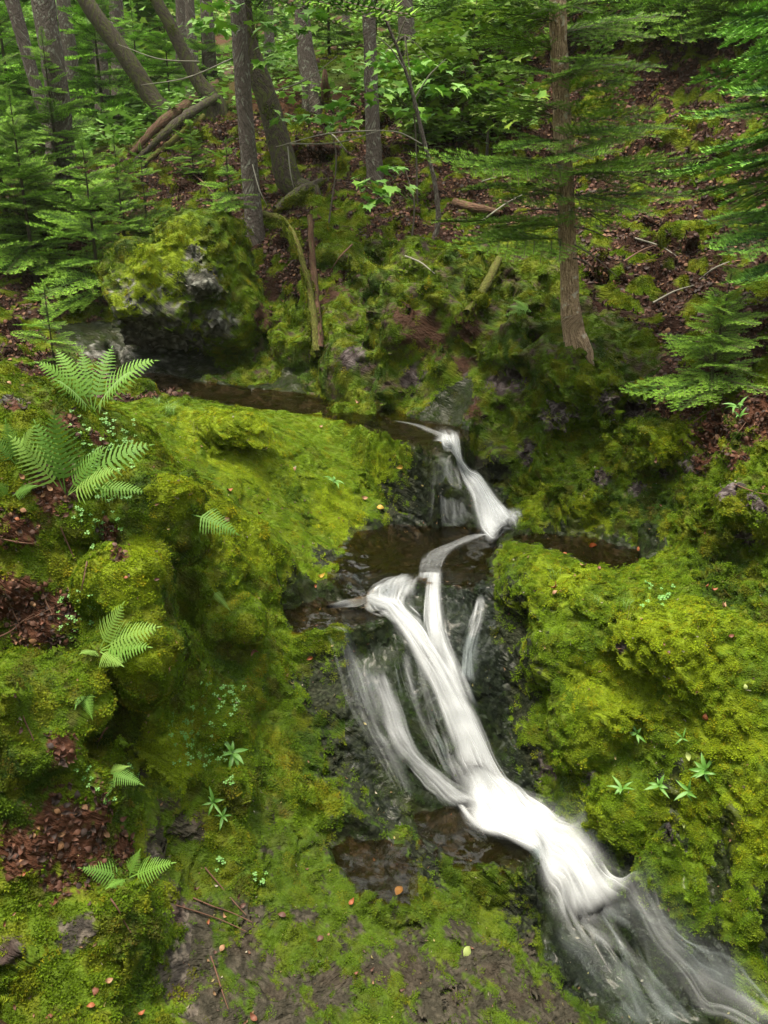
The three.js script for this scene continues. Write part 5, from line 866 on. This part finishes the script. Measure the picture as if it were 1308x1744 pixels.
// white water
const WHITE = [
  [[[555, 1052, 20, .5], [600, 1044, 36, 1], [648, 1044, 50, 1.25], [690, 1075, 54, 1.3], [728, 1130, 54, 1.2], [765, 1195, 64, 1.1], [795, 1260, 80, 1.1], [822, 1320, 100, 1.4], [850, 1372, 120, 1.5]], { seed: 1, layers: 3, rise: .016, bulge: .045 }],
  [[[690, 992, 60, .35], [668, 1012, 75, .95], [662, 1040, 86, 1.1], [690, 1078, 70, .9]], { seed: 2, layers: 2, rise: .018, bulge: .03 }],
  [[[742, 985, 26, .5], [738, 1030, 36, .95], [745, 1085, 42, .9], [768, 1150, 50, .8], [790, 1215, 60, .8]], { seed: 3, layers: 2, rise: .016, bulge: .03 }],
  [[[818, 1015, 16, .55], [812, 1060, 24, .6], [798, 1110, 30, .5], [795, 1170, 36, .4]], { seed: 4, layers: 1, rise: .014, bulge: .015 }],
  [[[640, 1150, 46, .2], [664, 1215, 46, .45], [692, 1280, 48, .65], [735, 1330, 62, .7], [810, 1385, 90, .8]], { seed: 5, fade: .5, layers: 2, rise: .016, bulge: .03 }],
  [[[570, 1070, 80, .25], [600, 1130, 100, .3], [630, 1210, 100, .3], [670, 1300, 90, .3], [705, 1370, 70, .35]], { seed: 6, layers: 1, rise: .012, bulge: .006, thin: .25, fx: 75 }],
  [[[690, 1110, 60, .3], [712, 1190, 70, .4], [745, 1280, 60, .5], [775, 1340, 50, .5]], { seed: 7, layers: 1, rise: .014, bulge: .01, thin: .3, fx: 75, fade: .3 }],
  [[[815, 1330, 95, .8], [852, 1380, 130, 1.7], [895, 1425, 145, 1.7], [945, 1475, 140, 1.5], [985, 1520, 115, 1.2], [1020, 1580, 130, .6]], { seed: 8, layers: 3, rise: .02, bulge: .07, fx: 34 }],
  [[[980, 1520, 120, .75], [1025, 1590, 160, .55], [1075, 1660, 190, .5], [1140, 1760, 210, .5]], { seed: 9, layers: 1, rise: .025, bulge: .015, thin: .22, fx: 40 }],
  [[[1065, 1500, 40, .3], [1120, 1590, 50, .5], [1190, 1670, 70, .5], [1270, 1720, 80, .5], [1340, 1760, 90, .5]], { seed: 10, layers: 1, rise: .03, bulge: .015, thin: .12, fx: 50 }],
  [[[762, 756, 44, .9], [768, 775, 56, 1.2], [780, 800, 62, 1.2], [802, 832, 66, 1.3], [824, 862, 72, 1.4], [842, 895, 74, 1.5], [866, 918, 46, 1.0]], { seed: 11, fade: .05, layers: 3, rise: .022, bulge: .045 }],
  [[[765, 780, 50, .4], [765, 835, 90, .55], [775, 905, 110, .5]], { seed: 13, layers: 1, rise: .014, bulge: .012, thin: .1, fx: 70 }],
  [[[668, 738, 12, .3], [705, 744, 18, .5], [742, 752, 26, .6], [764, 764, 34, .6]], { seed: 14, layers: 1, rise: .01, bulge: .006 }],
  [[[872, 908, 20, .6], [825, 928, 30, .85], [780, 945, 36, .7], [745, 966, 42, .6], [728, 1004, 46, .6]], { seed: 15, layers: 1, rise: .012, bulge: .012, thin: 0 }],
];
struct('white_water', mergeGeometries(WHITE.flatMap(([s, o], i) => [run(s, o), threads(s, o.thin ? 44 : 40 + 36 * o.layers, i + 1, o.rise * o.layers * .7, o.bulge, o.thin ? 1 : 1.2, o.thin ? .12 : .2)])), foamMat);

{
  const sets = [[], [], []], cols = [[], [], []], r = rng(8);
  for (const a of mossAt) {
    if (r() > .2) continue;
    const k = (r() * 3) | 0, j = 0.7 + 0.65 * r(), yel = r() < 0.12 ? 1.35 : 1;
    const nn = V(a[3] + (r() - .5) * .25, a[4] + (r() - .5) * .25 + .08, a[5] + (r() - .5) * .25).normalize();
    sets[k].push(onto(V(a[0], a[1], a[2]), nn, a[6] * 1.25, r() * 6.28, a[6] * (0.3 + 0.6 * a[10])));
    cols[k].push([a[7] * j * yel, a[8] * j, a[9] * j]);
  }
  for (let k = 0; k < 3; k++) { const o = inst('moss', cushion(20 + k), M.moss, sets[k], cols[k]); tag(o, 'short green moss growing over the rocks and banks', 'moss', 'moss cover'); }
  console.log('moss', sets.map(s => s.length));
}

scene.fog = new THREE.FogExp2(0xe8f2e0, 0.0006);
renderer.render(scene, camera);
